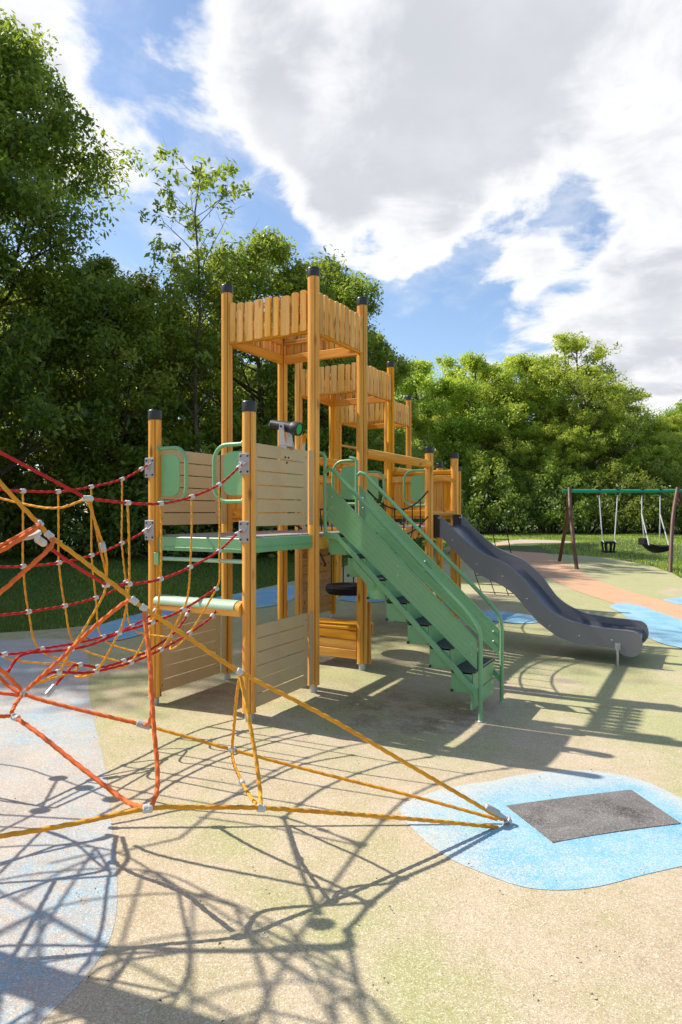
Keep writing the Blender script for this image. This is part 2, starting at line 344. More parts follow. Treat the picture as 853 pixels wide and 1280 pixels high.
def wetpour(name, base, alt, stain, speck=.42, moss=None, moss_amt=0.0, wear=None, wear_on=False, dirt=(), soil=(.20, .125, .075)):
    """bonded rubber granules: fine speckle, wide worn and mossy areas; 'edge' attribute thins the print at its rim"""
    m, nt, b = newmat(name); q = NB(nt); p = q.pos()
    big = q.noise(p, .55, 5, .6, .3); mid = q.noise(p, 2.3, 6, .65); sm = q.noise(p, 14, 4, .6)
    vo = q.n('ShaderNodeTexVoronoi'); q.set(vo.inputs['Vector'], p); vo.inputs['Scale'].default_value = 210.
    gr = q.n('ShaderNodeSeparateColor'); q.L.new(vo.outputs['Color'], gr.inputs[0]); g1, g2, g3 = gr.outputs[0], gr.outputs[1], gr.outputs[2]
    c = q.mix(q.mr(mid, .35, .68), base, alt)
    if moss:
        mm = q.math('ADD', q.math('MULTIPLY', big, .7), q.math('MULTIPLY', mid, .3))
        sy = q.n('ShaderNodeSeparateXYZ'); q.L.new(p, sy.inputs[0])
        mm = q.math('ADD', mm, q.mr(sy.outputs[1], 3.6, 9.0, 0, .13))
        c = q.mix(q.math('MULTIPLY', q.mr(mm, .46, .64), moss_amt), c, moss)
    c = q.mix(q.math('MULTIPLY', q.mr(q.noise(q.vec(p, (1, 1, 1), (7.3, 2.2, .3)), 1.1, 7, .7), .56, .74), .55), c, stain)
    if wear_on:
        at = q.n('ShaderNodeAttribute', attribute_name='edge').outputs['Fac']
        patch = q.math('ADD', q.math('MULTIPLY', q.noise(p, 3.1, 8, .72), .62), q.math('MULTIPLY', sm, .38))
        th = q.math('ADD', q.math('MULTIPLY', at, .60), q.math('SUBTRACT', q.math('MULTIPLY', patch, 1.15), .42))
        k = q.mr(q.math('ADD', th, q.math('MULTIPLY', q.math('SUBTRACT', g2, .5), .50)), .24, .60)
        c = q.mix(k, wear, c)
    if dirt:                                           # trodden in soil in a few places
        for (x, y), r, a in dirt:
            ds = q.n('ShaderNodeVectorMath', operation='DISTANCE'); q.L.new(p, ds.inputs[0]); ds.inputs[1].default_value = (x, y, -.04)
            f = q.math('MULTIPLY', q.mr(ds.outputs['Value'], r, r*.2), q.mr(q.noise(p, 3.6, 8, .74), .42, .68))
            c = q.mix(q.math('MULTIPLY', f, a), c, soil)
    # granules: some paler, some darker
    c = q.mix(q.math('MULTIPLY', q.mr(g1, .55, 1.0), speck), c, (.86, .80, .68))
    c = q.mix(q.math('MULTIPLY', q.mr(g3, .70, 1.0), speck*1.05), c, (.17, .13, .085))
    c = q.mix(q.math('MULTIPLY', q.mr(sm, .55, .8), .16), c, (.22, .17, .11))
    q.L.new(c, b.inputs['Base Color']); b.inputs['Roughness'].default_value = .9; b.inputs['Specular IOR Level'].default_value = .15
    h = q.math('ADD', q.math('MULTIPLY', vo.outputs['Distance'], .7), q.math('MULTIPLY', sm, .6))
    q.L.new(q.bump(h, .45, .004), b.inputs['Normal']); return m
SOIL = (((.62, 5.75), 1.1, .85), ((.15, 6.35), .7, .5), ((-1.05, 6.1), .8, .6), ((.9, 9.5), 2.2, .45), ((-3.6, 9.2), 1.0, .6), ((2.0, 6.3), .9, .35))
BEIGE = (.505, .405, .27)
M['surface'] = wetpour('wet_pour_beige', BEIGE, (.44, .35, .215), (.32, .21, .13), moss=(.34, .36, .13), moss_amt=.78, dirt=SOIL)
M['pale'] = wetpour('wet_pour_pale', (.50, .43, .36), (.41, .355, .30), (.30, .27, .23), wear_on=True, wear=(.24, .46, .60))
M['blue'] = wetpour('wet_pour_blue', (.13, .40, .58), (.25, .48, .60), (.34, .46, .50), speck=.36, wear_on=True, wear=(.47, .50, .48))
M['terra'] = wetpour('wet_pour_terracotta', (.60, .35, .20), (.56, .33, .19), (.40, .22, .13), speck=.22)
M['mat'] = wetpour('grey_rubber_mat', (.185, .172, .165), (.125, .116, .112), (.075, .068, .064), speck=.22, dirt=(((1.20, 3.72), .34, 1.0), ((1.62, 3.86), .36, 1.0), ((1.45, 3.72), .2, .8)), soil=(.050, .046, .045))
M['gravel'] = wetpour('pale_path', (.50, .38, .30), (.45, .34, .27), (.34, .25, .19), speck=.2)
def grass_ground():
    m, nt, b = newmat('grass_ground'); q = NB(nt); p = q.pos()
    n1 = q.noise(p, .35, 5, .6); n2 = q.noise(p, 5, 6, .7); n3 = q.noise(p, 60, 3, .6)
    c = q.mix(q.mr(n1, .35, .65), (.060, .115, .018), (.105, .145, .028)); c = q.mix(q.mr(n2, .45, .75), c, (.16, .17, .055))
    c = q.mix(q.math('MULTIPLY', q.mr(n3, .45, .7), .6), c, (.03, .055, .01))
    q.L.new(c, b.inputs['Base Color']); b.inputs['Roughness'].default_value = .9
    q.L.new(q.bump(q.math('ADD', n2, n3), .8, .05), b.inputs['Normal']); return m
M['grass_ground'] = grass_ground()
def leaf_mat(name, dark, mid, light, trans=.4):
    m, nt, b = newmat(name); q = NB(nt)
    at = q.n('ShaderNodeAttribute', attribute_name='tone').outputs['Fac']
    c = q.mix(q.mr(at, .0, .55), dark, mid); c = q.mix(q.mr(at, .5, 1.0), c, light)
    hv = q.n('ShaderNodeHueSaturation'); q.set(hv.inputs['Color'], c)
    q.set(hv.inputs['Hue'], q.math('ADD', q.math('MULTIPLY', q.rnd(), .03), .485)); q.set(hv.inputs['Value'], q.math('ADD', q.math('MULTIPLY', q.rnd(), .3), .85))
    q.L.new(hv.outputs[0], b.inputs['Base Color']); b.inputs['Roughness'].default_value = .5; b.inputs['Specular IOR Level'].default_value = .3
    tr = q.n('ShaderNodeBsdfTranslucent'); q.L.new(q.mix(trans, hv.outputs[0], (.34, .40, .035)), tr.inputs[0])
    mx = q.n('ShaderNodeAddShader')                 # a leaf both reflects and lets light through
    q.L.new(b.outputs[0], mx.inputs[0]); q.L.new(tr.outputs[0], mx.inputs[1]); q.L.new(mx.outputs[0], nt.nodes['Material Output'].inputs[0]); return m
M['leaf_dark'] = leaf_mat('leaf_dark', (.040, .066, .010), (.085, .120, .015), (.18, .205, .028), .36)
M['leaf_mid'] = leaf_mat('leaf_mid', (.050, .085, .012), (.110, .160, .019), (.22, .25, .034), .40)
M['leaf_light'] = leaf_mat('leaf_light', (.095, .145, .016), (.215, .260, .030), (.36, .38, .062), .50)
def bark():
    m, nt, b = newmat('bark'); q = NB(nt); p = q.obj()
    n = q.noise(q.vec(p, (6, 6, 1.2)), 2.0, 7, .7)
    q.L.new(q.mix(q.mr(n, .35, .7), (.16, .125, .085), (.055, .042, .03)), b.inputs['Base Color']); b.inputs['Roughness'].default_value = .9
    q.L.new(q.bump(n, .7, .03), b.inputs['Normal']); return m
M['bark'] = bark()

# ------------------------------------------------------------------ ground
def sheet(name, poly, dz, mat, step=.5, edge=None, parent=None):
    bm = bmesh.new(); vs = [bm.verts.new((x, y, 0)) for x, y in poly]; f = bm.faces.new(vs)
    bmesh.ops.triangulate(bm, faces=[f])
    xs = [p[0] for p in poly]; ys = [p[1] for p in poly]
    for ax, a, b_ in ((0, min(xs), max(xs)), (1, max(min(ys), -4), max(ys))):
        k = math.ceil(a/step)*step
        while k < b_:
            pc = [0, 0, 0]; pn = [0, 0, 0]; pc[ax] = k; pn[ax] = 1
            bmesh.ops.bisect_plane(bm, geom=bm.verts[:]+bm.edges[:]+bm.faces[:], plane_co=pc, plane_no=pn); k += step
    for v in bm.verts: v.co.z = zg(v.co.x, v.co.y)+dz
    for f in bm.faces:
        if f.normal.z < 0: f.normal_flip()
    me = bpy.data.meshes.new(name); bm.to_mesh(me); bm.free(); me.materials.append(mat); me.shade_smooth()
    if edge:
        seg = [(Vector(poly[i]), Vector(poly[(i+1) % len(poly)])) for i in range(len(poly))]
        at = me.attributes.new('edge', 'FLOAT', 'POINT')
        for i, v in enumerate(me.vertices):
            p = Vector((v.co.x, v.co.y)); d = 1e9
            for a, b_ in seg:
                ab = b_-a; t = max(0, min(1, (p-a).dot(ab)/max(1e-9, ab.length_squared))); d = min(d, (p-a-ab*t).length)
            at.data[i].value = edge(p, d)
    o = link(name, me, parent); return o
def blend_poly(poly, n=4):                            # rounded outline
    k = len(poly); out = []
    for i in range(k):
        a, b_, c, d = (Vector(poly[(i+j-1) % k]) for j in range(4))
        for s in range(n):
            t = s/n; p = .5*((2*b_)+(c-a)*t+(2*a-5*b_+4*c-d)*t*t+(3*b_-a-3*c+d)*t**3); out.append((p.x, p.y))
    return out
def build_ground():
    def lines(a, b_, st, far):
        core = list(np.arange(a, b_+1e-6, st)); lo = [a-d for d in far[::-1]]; hi = [b_+d for d in far]; return lo+core+hi
    far = [3, 8, 16, 32, 64, 130, 300, 800, 2500]
    xs = lines(-14, 24, .5, far); ys = lines(-6, 44, .5, far)
    vs = []; rs = random.Random(4)
    for y in ys:
        for x in xs:
            z = zg(x, y)-.035
            bx = (x-14.0)/5.5; by = (y-31)/4.5
            z += .42*math.exp(-(bx*bx+by*by)*1.4)
            dx, dy = x-ORG[0], y-ORG[1]
            vs.append((x, y, z))
    nx = len(xs); fs = [(j*nx+i, j*nx+i+1, (j+1)*nx+i+1, (j+1)*nx+i) for j in range(len(ys)-1) for i in range(nx-1)]
    me = bpy.data.meshes.new('ground'); me.from_pydata(vs, [], fs); me.materials.append(M['grass_ground']); me.shade_smooth()
    tag(link('ground', me), kind='structure')
    tag(sheet('play_surface', SURF, 0, M['surface'], .25), 'beige rubber safety surface', kind='structure')
    rim = lambda w: (lambda p, d: min(1.0, d/w))
    tag(sheet('pale_surface_patch', blend_poly(PALE[:17], 3)+PALE[17:], .0012, M['pale'], .35, lambda p, d: .74+.22*math.sin(p.x*2.1)*math.cos(p.y*1.7)-.22*sstep(3.6, 2.2, p.y)), kind='structure')
    mseg = [(Vector(MAT[i]), Vector(MAT[(i+1) % 4])) for i in range(4)]
    def mat_edge(p, d):
        near = 9.0
        for a, c in mseg:
            t = max(0, min(1, (p-a).dot(c-a)/(c-a).length_squared)); near = min(near, (p-a-(c-a)*t).length)
        k = .68-.34*sstep(1.0, .40, p.x)-.36*sstep(3.70, 4.10, p.y)-.26*sstep(.20, 0, d)*(1 if p.y > 3.5 or p.x < .9 else .35)
        return max(k, .82*sstep(.26, .02, near))+.10*sstep(.16, .04, d)*(1 if p.y < 3.6 else 0)
    tag(sheet('blue_surface_patch', blend_poly(BLUE_MAT), .0022, M['blue'], .0833333, mat_edge), kind='structure')
    for poly in (BLUE_BACK, BLUE_MID, BLUE_SLIDE, BLUE_RIGHT, BLUE_FAR):
        tag(sheet('blue_surface_patch', blend_poly(poly), .009, M['blue'], .3, lambda p, d: min(1.0, .62+d/.8)), kind='structure')
    tag(sheet('terracotta_path', blend_poly(TERRA, 2), .005, M['terra']), kind='structure')
    tag(sheet('gravel_path', blend_poly(GPATH, 2), -.012, M['gravel']), kind='structure')
build_ground()
def build_mat():
    c = [Vector((x, y, zg(x, y))) for x, y in MAT]
    ctr = sum(c, Vector())/4
    t = thing('rubber_mat', 'speckled grey rubber mat lying in the blue patch by the rope anchor', 'mat', ctr)
    A, B, Cc, Dd = c; m1 = A.lerp(Dd, .52); m2 = B.lerp(Cc, .50)
    for k, (a, b_, p, q) in enumerate(((A, B, m2, m1), (m1, m2, Cc, Dd))):
        g = .004; mid = (a+b_+p+q)/4
        pts = [v+(mid-v).normalized()*g for v in (a, b_, p, q)]
        MB(ctr).prism([(v.x, v.y) for v in pts], lambda x, y: Vector((x, y, zg(x, y)+.002)), lambda x, y: Vector((x, y, zg(x, y)+.007+.0006*k))).put('mat_tile', M['mat'], t, smooth=False)
build_mat()

# ------------------------------------------------------------------ the wooden play structure
PR = .055
def post_mesh(h):
    def make():
        vs = []; fs = []; ring = []
        for k in range(4):                              # round post with a deep groove at each quarter
            c = math.pi/4+k*math.pi/2
            for da in (-45, -36, -27, -18, -9): a = c+R_(da); ring.append((PR*math.cos(a), PR*math.sin(a)))
            for da, r in ((-4.2, PR-.0008), (-3.0, PR-.004), (-2.6, PR-.022), (2.6, PR-.022), (3.0, PR-.004), (4.2, PR-.0008)): a = c+R_(da); ring.append((r*math.cos(a), r*math.sin(a)))
            for da in (9, 18, 27, 36): a = c+R_(da); ring.append((PR*math.cos(a), PR*math.sin(a)))
        n = len(ring)
        zs = [.07, h-.05]
        for z in zs: vs += [(x, y, z) for x, y in ring]
        for j in range(n): fs.append((j, (j+1) % n, n+(j+1) % n, n+j))
        fs += [tuple(reversed(range(n))), tuple(range(n, 2*n))]
        return MB().add(vs, fs).mesh('post', M['wood_z'], ang=25)
    return shared(('post', h), make)
def cap_mesh():
    def make():
        b = MB().lathe((0, 0, 0), [(.0585, 0), (.0595, .004), (.0595, .070), (.0575, .080), (.052, .086), (.0, .087)], 28)
        b.lathe((0, 0, 0), [(.006, 0), (.006, .003), (.0, .004)], 8, Matrix.Translation((.02, -.0575, .05)) @ Matrix.Rotation(R_(90), 4, 'X'))
        return b.mesh('post_cap', M['black'], ang=40)
    return shared('cap', make)
def foot_mesh():
    def make():
        b = MB().lathe((0, 0, 0), [(.036, -.16), (.036, .072), (.0, .072)], 16)
        b.box((0, 0, .066), (.085, .085, .008), .002); b.box((0, -.03, .10), (.05, .006, .06), .001, None)
        return b.mesh('post_foot', M['galv'])
    return shared('foot', make)
def add_post(T, u, v, h):
    p = link('post', post_mesh(h), T.e, (u-T.u, v-T.v, 0))
    link('post_cap', cap_mesh(), p, (0, 0, h-.087)); link('post_foot', foot_mesh(), p)
    return p
class Frame:
    def __init__(s, name, label, cat, u, v, group=None):
        s.u, s.v = u, v; s.e = thing(name, label, cat, W(u, v), TH, group); s.off = (u, v, 0)
    def mb(s): return MB(s.off)
def board_mesh(w, h, th, mat, name='picket_board'):
    def make():
        c = .018; n = 4; pts = []
        for cx, cz, a0 in ((w/2-c, h/2-c, 0), (-w/2+c, h/2-c, 90), (-w/2+c, -h/2+c, 180), (w/2-c, -h/2+c, 270)):
            for k in range(n+1):
                a = R_(a0+90*k/n); pts.append((cx+c*math.cos(a), cz+c*math.sin(a)))
        return MB().prism(pts, lambda x, z: Vector((x, -th/2, z)), lambda x, z: Vector((x, th/2, z))).mesh(name, mat, ang=30)
    return shared((name, w, h, mat.name), make)
PW = [.062, .068, .093, .092, .066, .068, .098, .070, .064]
def picket_face(T, a, b, n_out, seed):
    """nine rounded boards on a rail between the posts a and b"""
    rs = random.Random(seed); a = Vector(a); b = Vector(b); d = (b-a).normalized(); L = (b-a).length
    ang = math.atan2(d.y, d.x); order = PW if seed % 2 else PW[::-1]
    gap = (L-2*PR-.012-sum(order))/(len(order)-1); x = PR+.006
    for w in order:
        p = a+d*(x+w/2)+Vector(n_out)*.022
        h = rs.choice((.370, .385, .378)); z = 3.515+rs.uniform(-.010, .012)
        link('picket_board', board_mesh(w, h, .024, M['picket']), T.e, (p.x-T.u, p.y-T.v, z), (0, 0, ang))
        x += w+gap
    m = (a+b)/2-Vector(n_out)*.013
    r = MB(); r.box((0, 0, 0), (L-2*PR+.03, .035, .045), .004)
    link('rail', shared(('rail', round(L, 3)), lambda: r.mesh('rail', M['wood_u'])), T.e, (m.x-T.u, m.y-T.v, 3.545), (0, 0, ang))
    bm_ = MB(); bm_.box((0, 0, 0), (L-2*PR+.03, .050, .095), .005)
    m2 = (a+b)/2-Vector(n_out)*.004
    link('beam', shared(('beam', round(L, 3)), lambda: bm_.mesh('beam', M['wood_u'])), T.e, (m2.x-T.u, m2.y-T.v, 3.362), (0, 0, ang))
def crows_nest(T, u0, u1, v0, v1, seed):
    picket_face(T, (u0, v0), (u1, v0), (0, -1), seed)
    picket_face(T, (u1, v0), (u1, v1), (1, 0), seed+1)
    picket_face(T, (u1, v1), (u0, v1), (0, 1), seed+2)
    picket_face(T, (u0, v1), (u0, v0), (-1, 0), seed+3)
def slatted_panel(T, u, v0, v1, z0, z1, facing):
    """tan plastic sheet cut through by long slots, in the plane u = const, a separate edge strip at its far end"""
    th = .016; w = .055; a, b = v0+PR-.006, v1-PR-.062
    uo = u; p = T.mb(); p.box((uo, a+w/2, (z0+z1)/2), (th, w, z1-z0), .002)
    panel = p.put('slatted_panel', M['tan'], T.e)
    T.mb().box((uo, b-w/2, (z0+z1)/2), (th, w, z1-z0), .002).put('panel_edge', M['tan'], panel)
    n = 6; g = .0085; L = b-a-2*w+.0; hh = (z1-z0-g*(n-1))/n
    for k in range(n):
        link('slat', shared(('slat', round(L, 3), round(hh, 4)), lambda: MB().box((0, 0, 0), (th-.001, L, hh), .0015).mesh('slat', M['tan'])), panel,
             (uo-T.u, (a+b)/2-T.v, z0+hh/2+k*(hh+g)))
    s = T.mb(); s.box((uo+.016*facing, v1-PR-.020, (z0+z1)/2+.004), (th, .058, z1-z0+.01), .003)
    for z in (z0+.06, z1-.06): s.lathe((uo+.016*facing, v1-PR-.020, z), [(.007, 0), (.007, .0105), (.004, .0125), (0, .0125)], 8, Matrix.Rotation(R_(90*facing), 4, 'Y'))
    s.put('edge_strip', M['tan'], panel)
    bl = T.mb()
    for v in (a+.03, b-.03):
        for z in (z0+.06, z1-.06): bl.lathe((uo, v, z), [(.006, 0), (.006, .0095), (.0, .0115)], 8, Matrix.Rotation(R_(90*facing), 4, 'Y'))
    bl.put('bolt', M['black'], panel)
def grab_handle(T, u, v, s):
    """bent green grab tube with a rounded green sheet inside it; s = direction along u"""
    x0, x1 = u+s*PR*.6, u+s*.352; zt, zb, c = 2.205, 1.745, .13; pts = [(x0, v, zt)]
    for k in range(7): a = R_(90-15*k); pts.append((x1-s*c+s*c*math.cos(a), v, zt-c+c*math.sin(a)))
    for k in range(7): a = R_(-15*k); pts.append((x1-s*c+s*c*math.cos(a), v, zb+c+c*math.sin(a)))
    pts.append((x0, v, zb))
    t = T.mb(); t.tube(pts, .0165, 12)
    for z in (zt, zb): t.lathe((u+s*(PR-.004), v, z), [(.030, -.004), (.032, .0), (.030, .010), (.018, .014)], 14, Matrix.Rotation(R_(90*s), 4, 'Y'))
    h = t.put('grab_handle', M['green'], T.e)
    y0, y1, zt2, zb2, c = u+s*(PR+.008), u+s*.262, 2.150, 1.795, .07; o = [(y0, zb2), (y0, zt2)]
    for k in range(6): a = R_(90-18*k); o.append((y1-s*c+s*c*math.cos(a), zt2-c+c*math.sin(a)))
    for k in range(6): a = R_(-18*k); o.append((y1-s*c+s*c*math.cos(a), zb2+c+c*math.sin(a)))
    T.mb().prism(o, lambda x, z: Vector((x, v+.012, z)), lambda x, z: Vector((x, v+.026, z))).put('handle_plate', M['green_sheet'], h)
def plank_wall(T, a, b, z0, z1, n, seed, rails=(.12, .88), name='wall_plank', mat='wood_z', out=(0, 0)):
    """vertical planks between two posts, on two rails"""
    a = Vector(a); b = Vector(b); d = (b-a).normalized(); L = (b-a).length-2*PR; ang = math.atan2(d.y, d.x); w = L/n
    o = Vector(out)
    for k in range(n):
        p = a+d*(PR+w*(k+.5))+o*(.014+.0012*(k % 2))
        link(name, board_mesh(round(w-.007, 4), round(z1-z0, 3), .022, M[mat], name), T.e, (p.x-T.u, p.y-T.v, (z0+z1)/2), (0, 0, ang))
    for f in rails:
        m = (a+b)/2-o*.022; z = z0+(z1-z0)*f
        link('rail', shared(('wr', round(L, 3)), lambda: MB().box((0, 0, 0), (L+.02, .042, .09), .005).mesh('rail', M['wood_u'])), T.e, (m.x-T.u, m.y-T.v, z), (0, 0, ang))
def board_row(T, a, b, z0, n, h, name, mat, out=(0, 0), gap=.006):
    """horizontal planks stacked between two posts"""
    a = Vector(a); b = Vector(b); d = (b-a).normalized(); L = (b-a).length-2*PR+.01; ang = math.atan2(d.y, d.x); m = (a+b)/2; o = Vector(out)
    for k in range(n):
        p = m+o*(.004*(k % 2))
        link(name, shared((name, round(L, 3), h, mat), lambda: MB().box((0, 0, 0), (L, .028, h-gap), .006).mesh(name, M[mat])), T.e,
             (p.x-T.u, p.y-T.v, z0+h*(k+.5)), (0, 0, ang))
def log(T, a, b, r, name, mat='wood_z', parent=None):
    """a round rail: modelled along its own z axis so that the grain runs along it"""
    a = Vector(a)-Vector(T.off); b = Vector(b)-Vector(T.off); L = (b-a).length
    me = shared(('log', round(L, 3), r, mat), lambda: MB().lathe((0, 0, 0), [(r*.9, -L/2), (r, -L/2+.006), (r, L/2-.006), (r*.9, L/2)], 18).mesh(name, M[mat]))
    o = link(name, me, parent or T.e, (a+b)/2); o.rotation_euler = (b-a).to_track_quat('Z', 'Y').to_euler(); return o
def deck(T, u0, u1, v0, v1, z=1.46, n=5, green=()):
    w = (v1-v0)/n
    for k in range(n):
        link('deck_board', shared(('db', round(u1-u0, 3), round(w, 3)), lambda: MB().box((0, 0, 0), (u1-u0, w-.006, .03), .004).mesh('deck_board', M['deck_grey'])), T.e,
             ((u0+u1)/2-T.u, v0+w*(k+.5)-T.v, z-.015))
GAP = 1.94
RB = 2+GAP           # row of the second tower's near posts
RC = 6.85

# ---- nearest tower: a low entry platform and the tall crow's nest behind it
A = Frame('play_tower', 'nearest wooden play tower with tan slatted panels and a picket crow\'s nest', 'play tower', -.5, 1.0)
for u, v, h in ((0, 0, 2.54), (-1, 0, 2.54), (0, 1, 3.914), (-1, 1, 3.914), (0, 2, 3.914), (-1, 2, 3.914)): add_post(A, u, v, h)
crows_nest(A, -1, 0, 1, 2, 11)
slatted_panel(A, .0, 0, 1, 1.545, 2.215, 1); slatted_panel(A, .0, 0, 1, .085, .745, 1)
slatted_panel(A, -1.0, 0, 1, 1.545, 2.215, 1); slatted_panel(A, -1.0, 0, 1, .085, .745, 1)
deck(A, -.945, -.018, .03, 1.0, 1.462, 5); deck(A, -.95, -.03, 1.01, 2.0, 1.458, 5)
g = A.mb(); g.box((-.5, .0, 1.391), (.886, .045, .118), .006); g.box((-.5, -.0265, 1.362), (.884, .006, .004), .001); g.put('deck_beam', M['green'], A.e)
g = A.mb(); g.box((.0, .5, 1.391), (.045, .886, .118), .006); g.box((.0255, .5, 1.375), (.006, .884, .004), .001); g.put('deck_beam', M['green'], A.e)
g = A.mb(); g.box((-1, .5, 1.391), (.045, .886, .118), .006); g.put('deck_beam', M['green'], A.e)
for (a, b) in (((-1, 1), (0, 1)), ((-1, 2), (0, 2))):
    A.mb().box((-.5, a[1], 1.370), (.88, .045, .11), .005).put('floor_beam', M['wood_u'], A.e)
for u in (-1, 0): A.mb().box((u, 1.5, 1.37), (.045, .886, .11), .005).put('floor_beam', M['wood_v'], A.e)
grab_handle(A, 0, 0, -1); grab_handle(A, -1, 0, 1); grab_handle(A, 0, 2, -1); grab_handle(A, -1, 2, 1)
plank_wall(A, (-1, 1), (-1, 2), 1.56, 2.24, 8, 3, out=(-1, 0))
# ladder bar and half round step in the entry face
b_ = A.mb(); b_.tube([(-.955, 0, 1.262), (-.045, 0, 1.262)], .0175, 14)
bar = b_.put('ladder_bar', M['green_pale'], A.e)
pl = A.mb(); pl.box((-.948, -.004, 1.262), (.008, .075, .105), .003); pl.box((-.935, -.052, 1.262), (.05, .006, .105), .002); pl.put('bar_bracket', M['green'], bar)
st = A.mb(); pts = [(-.045, -.055)]+[(.075*math.cos(R_(180-15*k))*1.0, .075*math.sin(R_(180-15*k))*.9-.01) for k in range(13)]+[(.06, -.055)]
pts = [(-.062, -.06), (-.074, -.02)]+[(.074*math.cos(R_(165-15*k)), .055*math.sin(R_(165-15*k))) for k in range(11)]+[(.074, -.02), (.062, -.06)]
st.prism(pts, lambda y, z: Vector((-.955, y, .890+z)), lambda y, z: Vector((-.047, y, .890+z)))
step_log = st.put('step_log', M['wood_u'], A.e, ang=50)
cv = A.mb(); o = [(.080*math.cos(R_(188-10*k)), .0605*math.sin(R_(188-10*k))) for k in range(13)]; o2 = [(.0745*math.cos(R_(68+10*k)), .0555*math.sin(R_(68+10*k))) for k in range(13)]
cv.prism(o+o2, lambda y, z: Vector((-.945, y, .890+z)), lambda y, z: Vector((-.10, y, .890+z))); cv.put('step_cover', M['green_pale'], step_log, ang=50)
# bench under the tall tower's far edge
bt = A.mb(); bt.box((-.5, 2.19, .425), (.885, .43, .028), .005); bench = bt.put('bench_top', M['wood_u'], A.e)
for k in range(3):
    link('bench_plank', shared('bench_plank', lambda: MB().box((0, 0, 0), (.885, .026, .096), .005).mesh('bench_plank', M['wood_u'])), A.e, (-.5-A.u, 1.99-A.v+.003*(k % 2), .155+.1015*k))
A.mb().box((-.5, 2.38, .36), (.88, .03, .10), .004).put('bench_rail', M['wood_u'], A.e)
A.mb().box((.04, 2.075, .38), (.05, .03, .66), .005).put('side_batten', M['wood_z'], A.e)
# brackets that hold the net's red ropes
for u in (0, -1):
    for z in (2.04, 1.505):
        Mx = Matrix.Rotation(R_(10), 4, 'Z'); c = Vector((u, 0, z))
        p = A.mb(); n = Mx @ Vector((0, -1, 0)); s = Mx @ Vector((1, 0, 0))
        p.box(c+n*.058-s*.014, (.084, .008, .168), .003, Mx); p.box(c+n*.032-s*.058, (.008, .056, .168), .003, Mx)
        p.box(c+n*.062-s*.040, (.035, .03, .03), .006, Mx)
        br = p.put('rope_bracket', M['grey_plate'], A.e)
        bl = A.mb()
        for a in (-.03, .03):
            for dz in (-.062, .062): bl.lathe(c+n*.060+s*(a-.014)+Vector((0, 0, dz)), [(.009, 0), (.009, .006), (.005, .009), (0, .009)], 10, Mx @ Matrix.Rotation(R_(90), 4, 'X'))
        bl.put('bolt', M['black'], br)

# ---- second tower: crow's nest with the low slide platform beside it
B = Frame('second_tower', 'middle wooden tower with picket crow\'s nest, at the head of the grey slide', 'play tower', -.5, RB+.5)
for u, v, h in ((0, RB, 2.51), (0, RB+1, 2.51), (-1, RB, 3.914), (-1, RB+1, 3.914), (-2, RB, 3.914), (-2, RB+1, 3.914)): add_post(B, u, v, h)
crows_nest(B, -2, -1, RB, RB+1, 24)
deck(B, -1.96, -.02, RB+.02, RB+.98, 1.46, 5)
for v in (RB, RB+1):
    for u in (-1.5, -.5): B.mb().box((u, v, 1.385), (.886, .045, .11), .005).put('floor_beam', M['wood_u'], B.e)
for u in (-2, -1, 0): B.mb().box((u, RB+.5, 1.385), (.045, .886, .11), .005).put('floor_beam', M['wood_v'], B.e)
plank_wall(B, (-1, RB+1), (0, RB+1), 1.56, 2.22, 8, 5, out=(0, 1))
log(B, (-.945, RB+1, 2.235), (-.055, RB+1, 2.235), .034, 'top_rail')
plank_wall(B, (-2, RB), (-2, RB+1), 1.56, 2.22, 8, 6, out=(-1, 0))
board_row(B, (-2, RB), (-2, RB+1), .12, 9, .125, 'wall_board', 'plank_h', out=(-1, 0))
log(B, (0, RB+.05, 2.11), (0, RB+.95, 2.11), .030, 'round_rail'); log(B, (0, RB+.05, 1.645), (0, RB+.95, 1.645), .034, 'round_rail')
grab_handle(B, 0, RB, -1); grab_handle(B, -1, RB, 1)
h_ = B.mb(); h_.tube([(-1.94, RB+.42, 1.06), (-1.90, RB+.42, 1.06), (-1.89, RB+.44, 1.03), (-1.89, RB+.60, .86), (-1.93, RB+.62, .84)], .013, 10); h_.put('pull_handle', M['black'], B.e)

# ---- third tower, far end
Cc = Frame('third_tower', 'farthest and smallest looking wooden tower, partly hidden behind the middle one', 'play tower', -2.0, RC+.5)
for u, v, h in ((-3, RC, 3.914), (-2, RC, 3.914), (-3, RC+1, 3.914), (-2, RC+1, 3.914), (-1, RC, 2.51), (-1, RC+1, 2.51)):
    add_post(Cc, u+.07, v, h)
crows_nest(Cc, -2.93, -1.93, RC, RC+1, 37)
deck(Cc, -2.9, -.95, RC+.02, RC+.98, 1.46, 5)
for v in (RC, RC+1): Cc.mb().box((-1.93, v, 1.385), (1.9, .045, .11), .005).put('floor_beam', M['wood_u'], Cc.e)
plank_wall(Cc, (-1.93, RC+1), (-.93, RC+1), 1.56, 2.22, 8, 8, out=(0, 1))
plank_wall(Cc, (-.93, RC), (-.93, RC+1), 1.56, 2.22, 8, 9, out=(1, 0))
log(Cc, (-2.93, RC+.05, 2.92), (-2.93, RC+.95, 2.92), .024, 'round_rail')

